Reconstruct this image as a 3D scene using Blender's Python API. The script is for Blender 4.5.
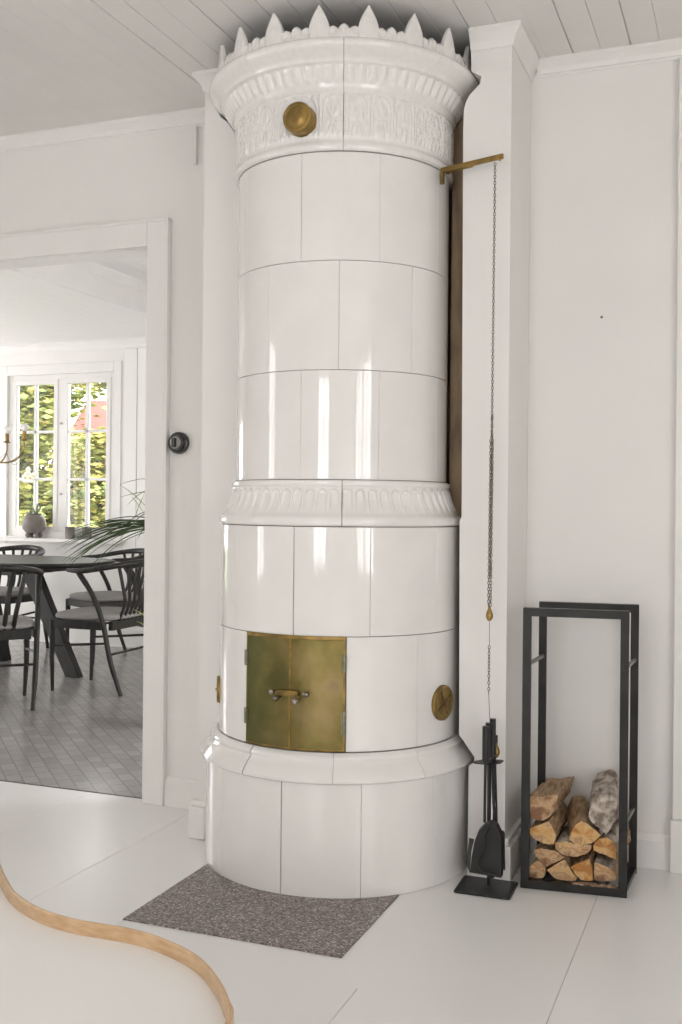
import bpy, bmesh, math, random
from mathutils import Vector, Matrix
random.seed(7)
PI = math.pi
rad = math.radians
SC = bpy.context.scene
for o in list(bpy.data.objects):
    bpy.data.objects.remove(o)

# ------------------------------------------------------------------ camera
FPX = 1055.0
YAW = math.atan(411 / FPX)
CAM_H = 1.1
cam = bpy.data.cameras.new('camera')
cam.sensor_fit = 'VERTICAL'
cam.sensor_height = 36.0
cam.lens = 36.0 * FPX / 1024
cam.shift_y = -5.3 / 1024
cam.clip_start = 0.05
cam.clip_end = 300
camo = bpy.data.objects.new('camera', cam)
SC.collection.objects.link(camo)
camo.location = (0, 0, CAM_H)
camo.rotation_mode = 'QUATERNION'
camo.rotation_quaternion = (Matrix.Rotation(YAW, 4, 'Z') @ Matrix.Rotation(PI / 2, 4, 'X')
                            @ Matrix.Rotation(0.0095, 4, 'Z')).to_quaternion()
SC.camera = camo

# ------------------------------------------------------------------ world, portals, exposure
world = bpy.data.worlds.new('daylight')
SC.world = world
world.use_nodes = True
wn = world.node_tree
wn.nodes.clear()
wo = wn.nodes.new('ShaderNodeOutputWorld')
wb = wn.nodes.new('ShaderNodeBackground')
wb.inputs['Color'].default_value = (1.0, 0.99, 0.985, 1)
wb.inputs['Strength'].default_value = 4.2
wn.links.new(wb.outputs[0], wo.inputs[0])
SC.view_settings.view_transform = 'Standard'
SC.view_settings.look = 'None'
SC.view_settings.gamma = 1
SC.view_settings.use_curve_mapping = False
SC.view_settings.exposure = 1.2
SC.cycles.max_bounces = 14
SC.cycles.diffuse_bounces = 8
SC.cycles.glossy_bounces = 5
SC.cycles.transparent_max_bounces = 12
SC.cycles.caustics_reflective = False
SC.cycles.caustics_refractive = False


def portal(name, loc, rot, sx, sy):
    l = bpy.data.lights.new(name, 'AREA')
    l.shape = 'RECTANGLE'
    l.size = sx
    l.size_y = sy
    l.cycles.is_portal = True
    o = bpy.data.objects.new(name, l)
    SC.collection.objects.link(o)
    o.location = loc
    o.rotation_euler = rot


# window openings: (axis wall, centre, z0, z1, width)
CEIL = 2.53
WY = 3.38          # wall behind the stove
XL, XR, YB = -4.3, 2.6, -2.4      # unseen walls of the stove room
DX0, DX1, DYF = -7.2, -1.2, 7.0   # dining room
WINS_LEFT = [(0.95, .62, 0.62, 2.15)]              # y centre, width, z0, z1
WINS_REAR = [(-0.95, 1.1, 0.62, 2.15)]
WINS_RIGHT = [(-0.50, 1.1, 0.55, 2.25), (-1.7, 1.1, 0.55, 2.25)]  # second opening is added out of view to keep the room bright
DWIN_LEFT_ADDED = [(6.08, 1.3, 0.3, 1.9), (3.85, .5, .3, 1.9)]  # unseen openings added in the left wall to light the dining room
DWIN_FRONT_ADDED = [(-5.7, 1.25, 0.15, 1.75)]  # invented unseen opening, sized to set the far wall's brightness
DWIN_RIGHT_ADDED = [(4.8, 1.7, 0.12, 1.35)]  # added opening out of view, brightens dining floor, far wall and ceiling
DWIN_BACK = (-5.64, -4.63, 0.84, 2.135)
for (c_, w_, a, b) in WINS_LEFT:
    portal('window_portal', (XL - .1, c_, (a + b) / 2), (PI / 2, 0, -PI / 2), w_, b - a)
for (c_, w_, a, b) in WINS_RIGHT:
    portal('window_portal', (XR + .1, c_, (a + b) / 2), (PI / 2, 0, PI / 2), w_, b - a)
for (c_, w_, a, b) in WINS_REAR:
    portal('window_portal', (c_, YB - .1, (a + b) / 2), (PI / 2, 0, 0), w_, b - a)
for (c_, w_, a, b) in DWIN_LEFT_ADDED:
    portal('window_portal', (DX0 - .1, c_, (a + b) / 2), (PI / 2, 0, -PI / 2), w_, b - a)
for (c_, w_, a, b) in DWIN_RIGHT_ADDED:
    portal('window_portal', (DX1 + .1, c_, (a + b) / 2), (PI / 2, 0, PI / 2), w_, b - a)
for (c_, w_, a, b) in DWIN_FRONT_ADDED:
    portal('window_portal', (c_, WY - .1, (a + b) / 2), (PI / 2, 0, 0), w_, b - a)
portal('window_portal', ((DWIN_BACK[0] + DWIN_BACK[1]) / 2, DYF + .1, 1.5), (PI / 2, 0, PI), 1.09, 1.26)


# ------------------------------------------------------------------ materials
def mat(name, col, rough=.5, metal=0, noise=0, nscale=8, col2=None, bump=0, bscale=40, coat=0,
        stretch=(1, 1, 1), spec=.5, detail=4, lo=.35, hi=.65, bdist=.002, rvar=0):
    m = bpy.data.materials.new(name)
    m.use_nodes = True
    nt = m.node_tree
    b = nt.nodes['Principled BSDF']
    b.inputs['Base Color'].default_value = (*col, 1)
    b.inputs['Roughness'].default_value = rough
    b.inputs['Metallic'].default_value = metal
    b.inputs['Specular IOR Level'].default_value = spec
    if coat:
        b.inputs['Coat Weight'].default_value = coat
        b.inputs['Coat Roughness'].default_value = .04
    tc = nt.nodes.new('ShaderNodeTexCoord')
    mp = nt.nodes.new('ShaderNodeMapping')
    mp.inputs['Scale'].default_value = stretch
    nt.links.new(tc.outputs['Object'], mp.inputs[0])
    if noise or col2:
        n = nt.nodes.new('ShaderNodeTexNoise')
        n.inputs['Scale'].default_value = nscale
        n.inputs['Detail'].default_value = detail
        nt.links.new(mp.outputs[0], n.inputs['Vector'])
        cr = nt.nodes.new('ShaderNodeValToRGB')
        cr.color_ramp.elements[0].position = lo
        cr.color_ramp.elements[1].position = hi
        c2 = col2 if col2 else tuple(max(0, c * (1 - noise)) for c in col)
        cr.color_ramp.elements[0].color = (*col, 1)
        cr.color_ramp.elements[1].color = (*c2, 1)
        nt.links.new(n.outputs['Fac'], cr.inputs[0])
        nt.links.new(cr.outputs[0], b.inputs['Base Color'])
        if rvar:
            mr = nt.nodes.new('ShaderNodeMapRange')
            mr.inputs['To Min'].default_value = rough
            mr.inputs['To Max'].default_value = rough + rvar
            nt.links.new(n.outputs['Fac'], mr.inputs[0])
            nt.links.new(mr.outputs[0], b.inputs['Roughness'])
    if bump:
        n2 = nt.nodes.new('ShaderNodeTexNoise')
        n2.inputs['Scale'].default_value = bscale
        n2.inputs['Detail'].default_value = 3
        nt.links.new(mp.outputs[0], n2.inputs['Vector'])
        bp = nt.nodes.new('ShaderNodeBump')
        bp.inputs['Strength'].default_value = bump
        bp.inputs['Distance'].default_value = bdist
        nt.links.new(n2.outputs['Fac'], bp.inputs['Height'])
        nt.links.new(bp.outputs[0], b.inputs['Normal'])
    return m


M = {}
M['wall'] = mat('white_wall_paint', (.80, .787, .768), .55, noise=.03, nscale=3, bump=.08, bscale=60)
M['trim'] = mat('white_trim_paint', (.80, .787, .768), .38, noise=.03, nscale=6, bump=.08, bscale=50)
M['ceiling'] = mat('white_ceiling_paint', (.76, .745, .725), .6, noise=.04, nscale=4)
M['dark'] = mat('dark_gap', (.05, .042, .035), .9)
M['gap'] = mat('floor_gap', (.25, .235, .22), .9)
M['floor'] = mat('white_floor_paint', (.80, .788, .782), .24, bump=.15, bscale=14)
M['glaze'] = mat('white_tile_glaze', (.80, .785, .765), .07, noise=.035, nscale=9, bump=.10, bscale=11, coat=.3, bdist=.004)
M['relief'] = mat('white_relief_glaze', (.815, .80, .775), .10, noise=.05, nscale=60, bump=.25, bscale=120, coat=.3, bdist=.001)
M['grout'] = mat('tile_joint', (.20, .18, .155), .9, noise=.3, nscale=25)
M['brass'] = mat('aged_brass', (.42, .28, .09), .28, metal=1, nscale=22, col2=(.22, .15, .06), rvar=.25, bump=.2, bscale=60)
M['doorbrass'] = None
M['steel'] = mat('worn_steel', (.42, .38, .35), .28, metal=1, noise=.5, nscale=60)
M['verdigris'] = mat('hinge_patina', (.20, .21, .14), .5, metal=.7, col2=(.33, .30, .22), nscale=70)
M['black'] = mat('black_powder_coat', (.012, .012, .013), .38, noise=.2, nscale=30, bump=.12, bscale=200)
M['rackblack'] = mat('raw_black_steel', (.014, .0135, .013), .36, metal=.35, col2=(.026, .025, .023), nscale=14)
M['rod'] = mat('bare_steel_rod', (.30, .29, .28), .35, metal=1)
M['chain'] = mat('dark_chain_metal', (.16, .13, .09), .4, metal=.8)
M['nichewood'] = mat('raw_niche_boards', (.34, .25, .16), .85, col2=(.20, .145, .095), nscale=14, stretch=(2, 2, .5), bump=.5, bscale=60)
M['bent'] = mat('pale_bentwood', (.56, .385, .225), .35, col2=(.45, .29, .155), nscale=18, stretch=(2, 2, 8), bump=.1)
M['tabletop'] = mat('white_laminate', (.80, .785, .765), .32)
M['charcoal'] = mat('charcoal_stained_wood', (.014, .0125, .012), .45, spec=.3, col2=(.026, .024, .022), nscale=20, stretch=(3, 3, .6))
M['seat'] = mat('grey_upholstery', (.27, .255, .245), .9, noise=.1, nscale=60, bump=.3, bscale=300)
M['ceramic'] = mat('grey_stoneware', (.16, .14, .125), .55, col2=(.25, .23, .21), nscale=12)
M['leaf'] = mat('dark_green_leaf', (.035, .06, .028), .4, col2=(.06, .10, .03), nscale=9)
M['lime'] = mat('lime_leaf', (.35, .46, .04), .45, col2=(.16, .28, .03), nscale=12)
M['succulent'] = mat('succulent_leaf', (.10, .15, .07), .5, col2=(.16, .21, .10), nscale=20)
M['petal'] = mat('white_petal', (.88, .87, .80), .6)
M['pollen'] = mat('yellow_flower_centre', (.75, .60, .12), .6)
M['stem'] = mat('green_stem', (.12, .16, .06), .6)
M['rust'] = mat('rust_bloom', (.33, .09, .02), .7, col2=(.20, .05, .015), nscale=40)
M['soil'] = mat('potting_soil', (.05, .035, .025), .95)
M['bulb'] = mat('frosted_glass_bulb', (.90, .88, .84), .2, coat=.4)
M['switch'] = mat('black_bakelite', (.012, .011, .010), .22, coat=.4)
M['switchface'] = mat('switch_grey_face', (.32, .31, .29), .35)
M['red'] = mat('red_board_wall', (.22, .05, .035), .8, noise=.2, nscale=3, stretch=(8, 8, .5))
M['roof'] = mat('grey_roof', (.25, .22, .21), .8)
M['lawn'] = mat('lawn', (.10, .13, .03), .9, col2=(.05, .09, .02), nscale=2)
M['treeleaf'] = mat('yellow_green_leaf', (.26, .28, .06), .7, col2=(.09, .13, .035), nscale=5, lo=.4, hi=.6)  # yellow-green leaf colour mottled with darker green
M['treeleaf2'] = mat('yellow_leaf', (.36, .31, .08), .7, col2=(.12, .15, .04), nscale=5, lo=.4, hi=.62)
M['bark'] = mat('tree_bark', (.14, .11, .085), .9, noise=.4, nscale=20)
M['boards'] = mat('white_board_panel', (.82, .81, .79), .45)


def glass():
    m = bpy.data.materials.new('window_glass')
    m.use_nodes = True
    nt = m.node_tree
    nt.nodes.clear()
    o = nt.nodes.new('ShaderNodeOutputMaterial')
    mx = nt.nodes.new('ShaderNodeMixShader')
    t = nt.nodes.new('ShaderNodeBsdfTransparent')
    g = nt.nodes.new('ShaderNodeBsdfGlossy')
    g.inputs['Roughness'].default_value = .02
    f = nt.nodes.new('ShaderNodeFresnel')
    f.inputs[0].default_value = 1.45
    nt.links.new(f.outputs[0], mx.inputs[0])
    nt.links.new(t.outputs[0], mx.inputs[1])
    nt.links.new(g.outputs[0], mx.inputs[2])
    nt.links.new(mx.outputs[0], o.inputs[0])
    return m


M['glass'] = glass()


def door_brass():
    """aged brass sheet: olive-gold with green stain at the left and mauve heat tint lower right"""
    m = bpy.data.materials.new('patinated_brass_sheet')
    m.use_nodes = True
    nt = m.node_tree
    b = nt.nodes['Principled BSDF']
    b.inputs['Metallic'].default_value = 1
    tc = nt.nodes.new('ShaderNodeTexCoord')

    def ramp(fac, stops):
        r = nt.nodes.new('ShaderNodeValToRGB')
        els = r.color_ramp.elements
        els[0].position, els[0].color = stops[0][0], (*stops[0][1], 1)
        els[1].position, els[1].color = stops[-1][0], (*stops[-1][1], 1)
        for p, c in stops[1:-1]:
            e = els.new(p)
            e.color = (*c, 1)
        nt.links.new(fac, r.inputs[0])
        return r.outputs[0]
    n = nt.nodes.new('ShaderNodeTexNoise')
    n.inputs['Scale'].default_value = 8
    n.inputs['Detail'].default_value = 3
    nt.links.new(tc.outputs['Object'], n.inputs['Vector'])
    base = ramp(n.outputs['Fac'], [(.30, (.13, .115, .04)), (.47, (.24, .19, .07)), (.62, (.31, .235, .11)), (.75, (.25, .18, .12))])
    sx = nt.nodes.new('ShaderNodeSeparateXYZ')
    nt.links.new(tc.outputs['Object'], sx.inputs[0])
    n2 = nt.nodes.new('ShaderNodeTexNoise')
    n2.inputs['Scale'].default_value = 14
    n2.inputs['Detail'].default_value = 6
    nt.links.new(tc.outputs['Object'], n2.inputs['Vector'])
    ad = nt.nodes.new('ShaderNodeMath')
    ad.operation = 'MULTIPLY_ADD'
    ad.inputs[1].default_value = .22
    nt.links.new(n2.outputs['Fac'], ad.inputs[0])
    nt.links.new(sx.outputs['X'], ad.inputs[2])
    mr = nt.nodes.new('ShaderNodeMapRange')
    mr.inputs['From Min'].default_value = -.14
    mr.inputs['From Max'].default_value = -.02
    mr.inputs['To Min'].default_value = .85
    mr.inputs['To Max'].default_value = 0
    nt.links.new(ad.outputs[0], mr.inputs[0])
    mix = nt.nodes.new('ShaderNodeMix')
    mix.data_type = 'RGBA'
    nt.links.new(mr.outputs[0], mix.inputs[0])
    nt.links.new(base, mix.inputs[6])
    mix.inputs[7].default_value = (.10, .105, .042, 1)
    nt.links.new(mix.outputs[2], b.inputs['Base Color'])
    r2 = nt.nodes.new('ShaderNodeMapRange')
    r2.inputs['To Min'].default_value = .18
    r2.inputs['To Max'].default_value = .50
    nt.links.new(n2.outputs['Fac'], r2.inputs[0])
    nt.links.new(r2.outputs[0], b.inputs['Roughness'])
    bp = nt.nodes.new('ShaderNodeBump')
    bp.inputs['Strength'].default_value = .3
    bp.inputs['Distance'].default_value = .004
    nt.links.new(n.outputs['Fac'], bp.inputs['Height'])
    nt.links.new(bp.outputs[0], b.inputs['Normal'])
    return m


M['doorbrass'] = door_brass()


def terrazzo():
    m = bpy.data.materials.new('speckled_stone')
    m.use_nodes = True
    nt = m.node_tree
    b = nt.nodes['Principled BSDF']
    b.inputs['Roughness'].default_value = .4
    tc = nt.nodes.new('ShaderNodeTexCoord')
    v = nt.nodes.new('ShaderNodeTexVoronoi')
    v.inputs['Scale'].default_value = 210
    nt.links.new(tc.outputs['Object'], v.inputs['Vector'])
    sp = nt.nodes.new('ShaderNodeSeparateColor')
    nt.links.new(v.outputs['Color'], sp.inputs[0])
    r = nt.nodes.new('ShaderNodeValToRGB')
    r.color_ramp.interpolation = 'CONSTANT'
    e = r.color_ramp.elements
    e[0].position, e[0].color = 0, (.10, .08, .076, 1)
    e[1].position, e[1].color = .90, (.50, .44, .41, 1)
    for p, c in ((.30, (.19, .155, .148)), (.62, (.28, .235, .225))):
        k = e.new(p)
        k.color = (*c, 1)
    nt.links.new(sp.outputs[0], r.inputs[0])
    nt.links.new(r.outputs[0], b.inputs['Base Color'])
    return m


M['terrazzo'] = terrazzo()


def parquet():
    """grey vinyl with a woven diamond parquet print"""
    m = bpy.data.materials.new('grey_patterned_floor')
    m.use_nodes = True
    nt = m.node_tree
    b = nt.nodes['Principled BSDF']
    tc = nt.nodes.new('ShaderNodeTexCoord')
    mp = nt.nodes.new('ShaderNodeMapping')
    mp.inputs['Rotation'].default_value = (0, 0, rad(45))
    nt.links.new(tc.outputs['Object'], mp.inputs[0])
    br = nt.nodes.new('ShaderNodeTexBrick')
    br.inputs['Scale'].default_value = 1
    br.inputs['Brick Width'].default_value = .10
    br.inputs['Row Height'].default_value = .06
    br.inputs['Mortar Size'].default_value = .003
    br.offset = .5
    br.inputs['Color1'].default_value = (.33, .315, .305, 1)
    br.inputs['Color2'].default_value = (.27, .255, .247, 1)
    br.inputs['Mortar'].default_value = (.22, .207, .20, 1)
    nt.links.new(mp.outputs[0], br.inputs['Vector'])
    nt.links.new(br.outputs['Color'], b.inputs['Base Color'])
    n = nt.nodes.new('ShaderNodeTexNoise')
    n.inputs['Scale'].default_value = 6
    nt.links.new(tc.outputs['Object'], n.inputs['Vector'])
    mr = nt.nodes.new('ShaderNodeMapRange')
    mr.inputs['To Min'].default_value = .16
    mr.inputs['To Max'].default_value = .30
    nt.links.new(n.outputs['Fac'], mr.inputs[0])
    nt.links.new(mr.outputs[0], b.inputs['Roughness'])
    return m


M['parquet'] = parquet()


def log_end():
    m = bpy.data.materials.new('split_wood_end_grain')
    m.use_nodes = True
    nt = m.node_tree
    b = nt.nodes['Principled BSDF']
    b.inputs['Roughness'].default_value = .75
    tc = nt.nodes.new('ShaderNodeTexCoord')
    n = nt.nodes.new('ShaderNodeTexNoise')
    n.inputs['Scale'].default_value = 24
    n.inputs['Detail'].default_value = 8
    nt.links.new(tc.outputs['Object'], n.inputs['Vector'])
    oi = nt.nodes.new('ShaderNodeObjectInfo')
    ad = nt.nodes.new('ShaderNodeMath')
    ad.operation = 'MULTIPLY_ADD'
    ad.inputs[1].default_value = .35
    nt.links.new(oi.outputs['Random'], ad.inputs[0])
    nt.links.new(n.outputs['Fac'], ad.inputs[2])
    r = nt.nodes.new('ShaderNodeValToRGB')
    e = r.color_ramp.elements
    e[0].position, e[0].color = .40, (.50, .22, .05, 1)
    e[1].position, e[1].color = .92, (.24, .12, .06, 1)
    for p, c in ((.50, (.40, .17, .05)), (.58, (.60, .34, .12)), (.68, (.62, .42, .22)), (.74, (.40, .22, .10)), (.80, (.56, .38, .22))):
        k = e.new(p)
        k.color = (*c, 1)
    nt.links.new(ad.outputs[0], r.inputs[0])
    nt.links.new(r.outputs[0], b.inputs['Base Color'])
    bp = nt.nodes.new('ShaderNodeBump')
    bp.inputs['Strength'].default_value = .5
    bp.inputs['Distance'].default_value = .003
    nt.links.new(n.outputs['Fac'], bp.inputs['Height'])
    nt.links.new(bp.outputs[0], b.inputs['Normal'])
    return m


M['logend'] = log_end()
M['logside'] = mat('split_wood_side', (.46, .31, .18), .85, col2=(.20, .125, .07), nscale=28, stretch=(4, .6, 4), bump=.8, bscale=45, bdist=.006, lo=.42, hi=.68)
M['logbark'] = mat('birch_bark', (.60, .53, .46), .85, col2=(.21, .165, .13), nscale=20, stretch=(2, 1, 2), bump=.9, bscale=30, bdist=.008, lo=.38, hi=.60)
M['chips'] = mat('bark_crumbs', (.50, .35, .24), .9, col2=(.20, .12, .07), nscale=90)


# ------------------------------------------------------------------ mesh helpers
class MB:
    def __init__(s):
        s.v, s.f, s.mi = [], [], []

    def add(s, vs, fs, mi=0):
        o = len(s.v)
        s.v += [tuple(v) for v in vs]
        s.f += [tuple(i + o for i in f) for f in fs]
        s.mi += [mi] * len(fs)
        return s

    def box(s, x0, x1, y0, y1, z0, z1, mi=0, mtx=None):
        v = [(x, y, z) for x in (x0, x1) for y in (y0, y1) for z in (z0, z1)]
        if mtx:
            v = [mtx @ Vector(p) for p in v]
        return s.add(v, [(0, 1, 3, 2), (4, 6, 7, 5), (0, 4, 5, 1), (2, 3, 7, 6), (0, 2, 6, 4), (1, 5, 7, 3)], mi)

    def prism(s, poly, h0, h1, axis='z', mi=0, mtx=None):
        n = len(poly)

        def put(p, h):
            if axis == 'z': q = (p[0], p[1], h)
            elif axis == 'y': q = (p[0], h, p[1])
            else: q = (h, p[0], p[1])
            return mtx @ Vector(q) if mtx else q
        v = [put(p, h0) for p in poly] + [put(p, h1) for p in poly]
        f = [tuple(range(n - 1, -1, -1)), tuple(range(n, 2 * n))]
        f += [(i, (i + 1) % n, n + (i + 1) % n, n + i) for i in range(n)]
        return s.add(v, f, mi)

    def lathe(s, prof, n=48, mi=0, mtx=None, cap=True):
        v, f = [], []
        for r, z in prof:
            for k in range(n):
                a = 2 * PI * k / n
                p = Vector((r * math.cos(a), r * math.sin(a), z))
                v.append(mtx @ p if mtx else p)
        for i in range(len(prof) - 1):
            for k in range(n):
                k2 = (k + 1) % n
                f.append((i * n + k, i * n + k2, (i + 1) * n + k2, (i + 1) * n + k))
        if cap:
            if prof[0][0] > 1e-5: f.append(tuple(range(n - 1, -1, -1)))
            if prof[-1][0] > 1e-5: f.append(tuple(range((len(prof) - 1) * n, len(prof) * n)))
        return s.add(v, f, mi)

    def tube(s, pts, r, n=10, mi=0, closed=False, flat=1.0):
        pts = [Vector(p) for p in pts]
        m = len(pts)
        rs = r if isinstance(r, (list, tuple)) else [r] * m
        v, f = [], []
        t0 = (pts[1] - pts[0]).normalized()
        up = Vector((0, 0, 1)) if abs(t0.z) < .9 else Vector((1, 0, 0))
        nrm = t0.cross(up).normalized()
        for i in range(m):
            if closed:
                t = (pts[(i + 1) % m] - pts[i - 1]).normalized()
            else:
                t = (pts[min(i + 1, m - 1)] - pts[max(i - 1, 0)]).normalized()
            nrm = (nrm - t * nrm.dot(t)).normalized()
            bn = t.cross(nrm)
            for k in range(n):
                a = 2 * PI * k / n
                v.append(pts[i] + nrm * math.cos(a) * rs[i] + bn * math.sin(a) * rs[i] * flat)
        rng = m if closed else m - 1
        for i in range(rng):
            j = (i + 1) % m
            for k in range(n):
                k2 = (k + 1) % n
                f.append((i * n + k, i * n + k2, j * n + k2, j * n + k))
        if not closed:
            f.append(tuple(range(n - 1, -1, -1)))
            f.append(tuple(range((m - 1) * n, m * n)))
        return s.add(v, f, mi)

    def ball(s, c, r, n=16, sc=(1, 1, 1), mi=0):
        prof = [(max(1e-4, r * math.sin(PI * i / 10)), -r * math.cos(PI * i / 10)) for i in range(11)]
        mt = Matrix.Translation(c) @ Matrix.Diagonal((*sc, 1))
        return s.lathe(prof, n, mi, mt)

    def build(s, name, mats, parent=None, smooth=False, bevel=0, auto=35, seg=2):
        me = bpy.data.meshes.new(name)
        me.from_pydata([tuple(v) for v in s.v], [], s.f)
        if not isinstance(mats, (list, tuple)):
            mats = [mats]
        for m in mats:
            me.materials.append(m)
        me.polygons.foreach_set('material_index', s.mi)
        bm = bmesh.new()
        bm.from_mesh(me)
        bmesh.ops.recalc_face_normals(bm, faces=bm.faces)
        if smooth:
            for fc in bm.faces: fc.smooth = True
            for e in bm.edges:
                if len(e.link_faces) == 2 and e.calc_face_angle(0) > rad(auto):
                    e.smooth = False
        bm.to_mesh(me)
        bm.free()
        o = bpy.data.objects.new(name, me)
        SC.collection.objects.link(o)
        if parent: o.parent = parent
        if bevel:
            md = o.modifiers.new('edge', 'BEVEL')
            md.width = bevel
            md.segments = seg
            md.limit_method = 'ANGLE'
            md.angle_limit = rad(40)
        return o


def tag(o, label=None, cat=None, group=None, kind=None):
    if label: o['label'] = label
    if cat: o['category'] = cat
    if group: o['group'] = group
    if kind: o['kind'] = kind
    return o


def empty(name, loc, rz=0):
    o = bpy.data.objects.new(name, None)
    SC.collection.objects.link(o)
    o.location = loc
    o.rotation_euler = (0, 0, rz)
    o.empty_display_size = .05
    return o


def struct(o):
    o['kind'] = 'structure'
    return o


def copy_tree(o, parent=None):
    c = o.copy()
    SC.collection.objects.link(c)
    if parent: c.parent = parent
    for ch in list(o.children):
        copy_tree(ch, c)
    return c


def smooth_path(ctrl, n=8):
    """Catmull-Rom through control points"""
    P = [Vector(p) for p in ctrl]
    P = [P[0] * 2 - P[1]] + P + [P[-1] * 2 - P[-2]]
    out = []
    for i in range(1, len(P) - 2):
        for k in range(n):
            t = k / n
            a, b, c, d = P[i - 1], P[i], P[i + 1], P[i + 2]
            out.append(.5 * ((2 * b) + (c - a) * t + (2 * a - 5 * b + 4 * c - d) * t * t + (3 * b - a - 3 * c + d) * t ** 3))
    out.append(P[-2])
    return out


# ------------------------------------------------------------------ room shell
def boards(name, x0, x1, y0, y1, seams, z0, z1, m, gapm, gap=.0014, bev=.0012):
    b = MB()
    xs = [x0] + sorted(s for s in seams if x0 < s < x1) + [x1]
    for i in range(len(xs) - 1):
        a, c = xs[i] + gap / 2, xs[i + 1] - gap / 2
        b.prism([(a, z0), (c, z0), (c, z1 - bev), (c - bev, z1), (a + bev, z1), (a, z1 - bev)], y0, y1, 'y')
    b.box(x0, x1, y0, y1, z0 - .02, z1 - .006, mi=1)
    return struct(b.build(name, [m, gapm]))


seams = [-.40, -.83, -1.54, -1.86, -2.34, -2.75, -3.2, -3.6, -4.0, 0.03, .45, .9, 1.3, 1.75, 2.2]
boards('floor', XL, XR, YB, 2.262, seams, -.05, 0, M['floor'], M['gap'])
boards('floor_stove_side', XL, XR, 2.262, WY + .03, [q for q in seams if q != -.83], -.05, 0, M['floor'], M['gap'], gap=.0010)
# dining room floor, a few millimetres lower behind a dark threshold line
f2 = MB().box(DX0, DX1, WY + .050, DYF, -.06, -.002)
struct(f2.build('floor_dining', M['parquet']))
th = MB().box(-3.02, -2.09, WY + .030, WY + .050, -.06, -.0035)
struct(th.build('trim_threshold', M['dark']))


def plank_ceiling(name, x0, x1, y0, y1, z, w, m, drop=.0009, gw=.0026, wide=()):
    """tongue and groove planks along Y seen from below"""
    b = MB()
    x = x0
    k = 0
    prof = []
    while x < x1 - 1e-6:
        xe = min(x + w, x1)
        g = gw * (1.7 if k in wide else 1)
        d = drop * (7 if k in wide else 1)
        prof += [(x, z + d), (x + g * .5, z + d), (x + g, z), (xe - g * .4, z), (xe, z + d)]
        x = xe
        k += 1
    n = len(prof)
    v = [(p[0], y0, p[1]) for p in prof] + [(p[0], y1, p[1]) for p in prof]
    f = [(i, i + 1, n + i + 1, n + i) for i in range(n - 1)]
    b.add(v, f)
    b.box(x0, x1, y0, y1, z + .02, z + .05)
    return struct(b.build(name, m))


plank_ceiling('ceiling', XL, XR, YB, WY, CEIL, .0875, M['ceiling'], wide=(29, 32, 34, 36, 38, 40, 43, 45))


def wall_x(name, X, thick, y0, y1, z1, wins, m, z0=0):
    """wall in the plane X with window openings (centre y, width, z0, z1)"""
    b = MB()
    xa, xb = sorted((X, X + thick))
    ys = y0
    for (c_, w_, a, d) in sorted(wins):
        b.box(xa, xb, ys, c_ - w_ / 2, z0, z1)
        b.box(xa, xb, c_ - w_ / 2, c_ + w_ / 2, z0, a)
        b.box(xa, xb, c_ - w_ / 2, c_ + w_ / 2, d, z1)
        ys = c_ + w_ / 2
    b.box(xa, xb, ys, y1, z0, z1)
    return struct(b.build(name, m))


def wall_y(name, Y, thick, x0, x1, z1, wins, m, z0=0):
    b = MB()
    ya, yb = sorted((Y, Y + thick))
    xs = x0
    for (c_, w_, a, d) in sorted(wins):
        b.box(xs, c_ - w_ / 2, ya, yb, z0, z1)
        if a > z0: b.box(c_ - w_ / 2, c_ + w_ / 2, ya, yb, z0, a)
        b.box(c_ - w_ / 2, c_ + w_ / 2, ya, yb, d, z1)
        xs = c_ + w_ / 2
    b.box(xs, x1, ya, yb, z0, z1)
    return struct(b.build(name, m))


wall_x('wall_left', XL, -.15, YB, WY, CEIL, WINS_LEFT, M['wall'])
wall_x('wall_right', XR, .15, YB, WY, CEIL, WINS_RIGHT, M['wall'])
wall_y('wall_rear', YB, -.15, XL, XR, CEIL, WINS_REAR, M['wall'])
DOOR0, DOOR1, DOORH = -3.02, -2.086, 2.052
# wall behind the stove, with the doorway
wall_y('wall_front', WY, .12, XL, XR, CEIL + .2, [((DOOR0 + DOOR1) / 2, DOOR1 - DOOR0, 0, DOORH)], M['wall'], z0=0)


def window_frame(name, axis, P, c_, w_, a, d, m, side=1, cols=2, rows=3, glassy=False, two=True):
    b = MB()

    def bx(u0, u1, z0, z1, dep=.05, off=0):
        t0, t1 = sorted((P + side * off, P + side * (off + dep)))
        if axis == 'x': b.box(t0, t1, u0, u1, z0, z1)
        else: b.box(u0, u1, t0, t1, z0, z1)
    u0, u1 = c_ - w_ / 2, c_ + w_ / 2
    fr = .045
    bx(u0, u0 + fr, a, d); bx(u1 - fr, u1, a, d); bx(u0 + fr, u1 - fr, a, a + fr); bx(u0 + fr, u1 - fr, d - fr, d)
    bx(c_ - .04, c_ + .04, a + fr, d - fr, .06)
    for (s0, s1) in ((u0 + fr, c_ - .04), (c_ + .04, u1 - fr)):
        for k in range(1, cols):
            x = s0 + (s1 - s0) * k / cols
            bx(x - .011, x + .011, a + fr, d - fr, .03, .01)
        for k in range(1, rows):
            z = a + fr + (d - a - 2 * fr) * k / rows
            bx(s0, s1, z - .011, z + .011, .028, .012)
    return struct(b.build(name, m))


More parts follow.
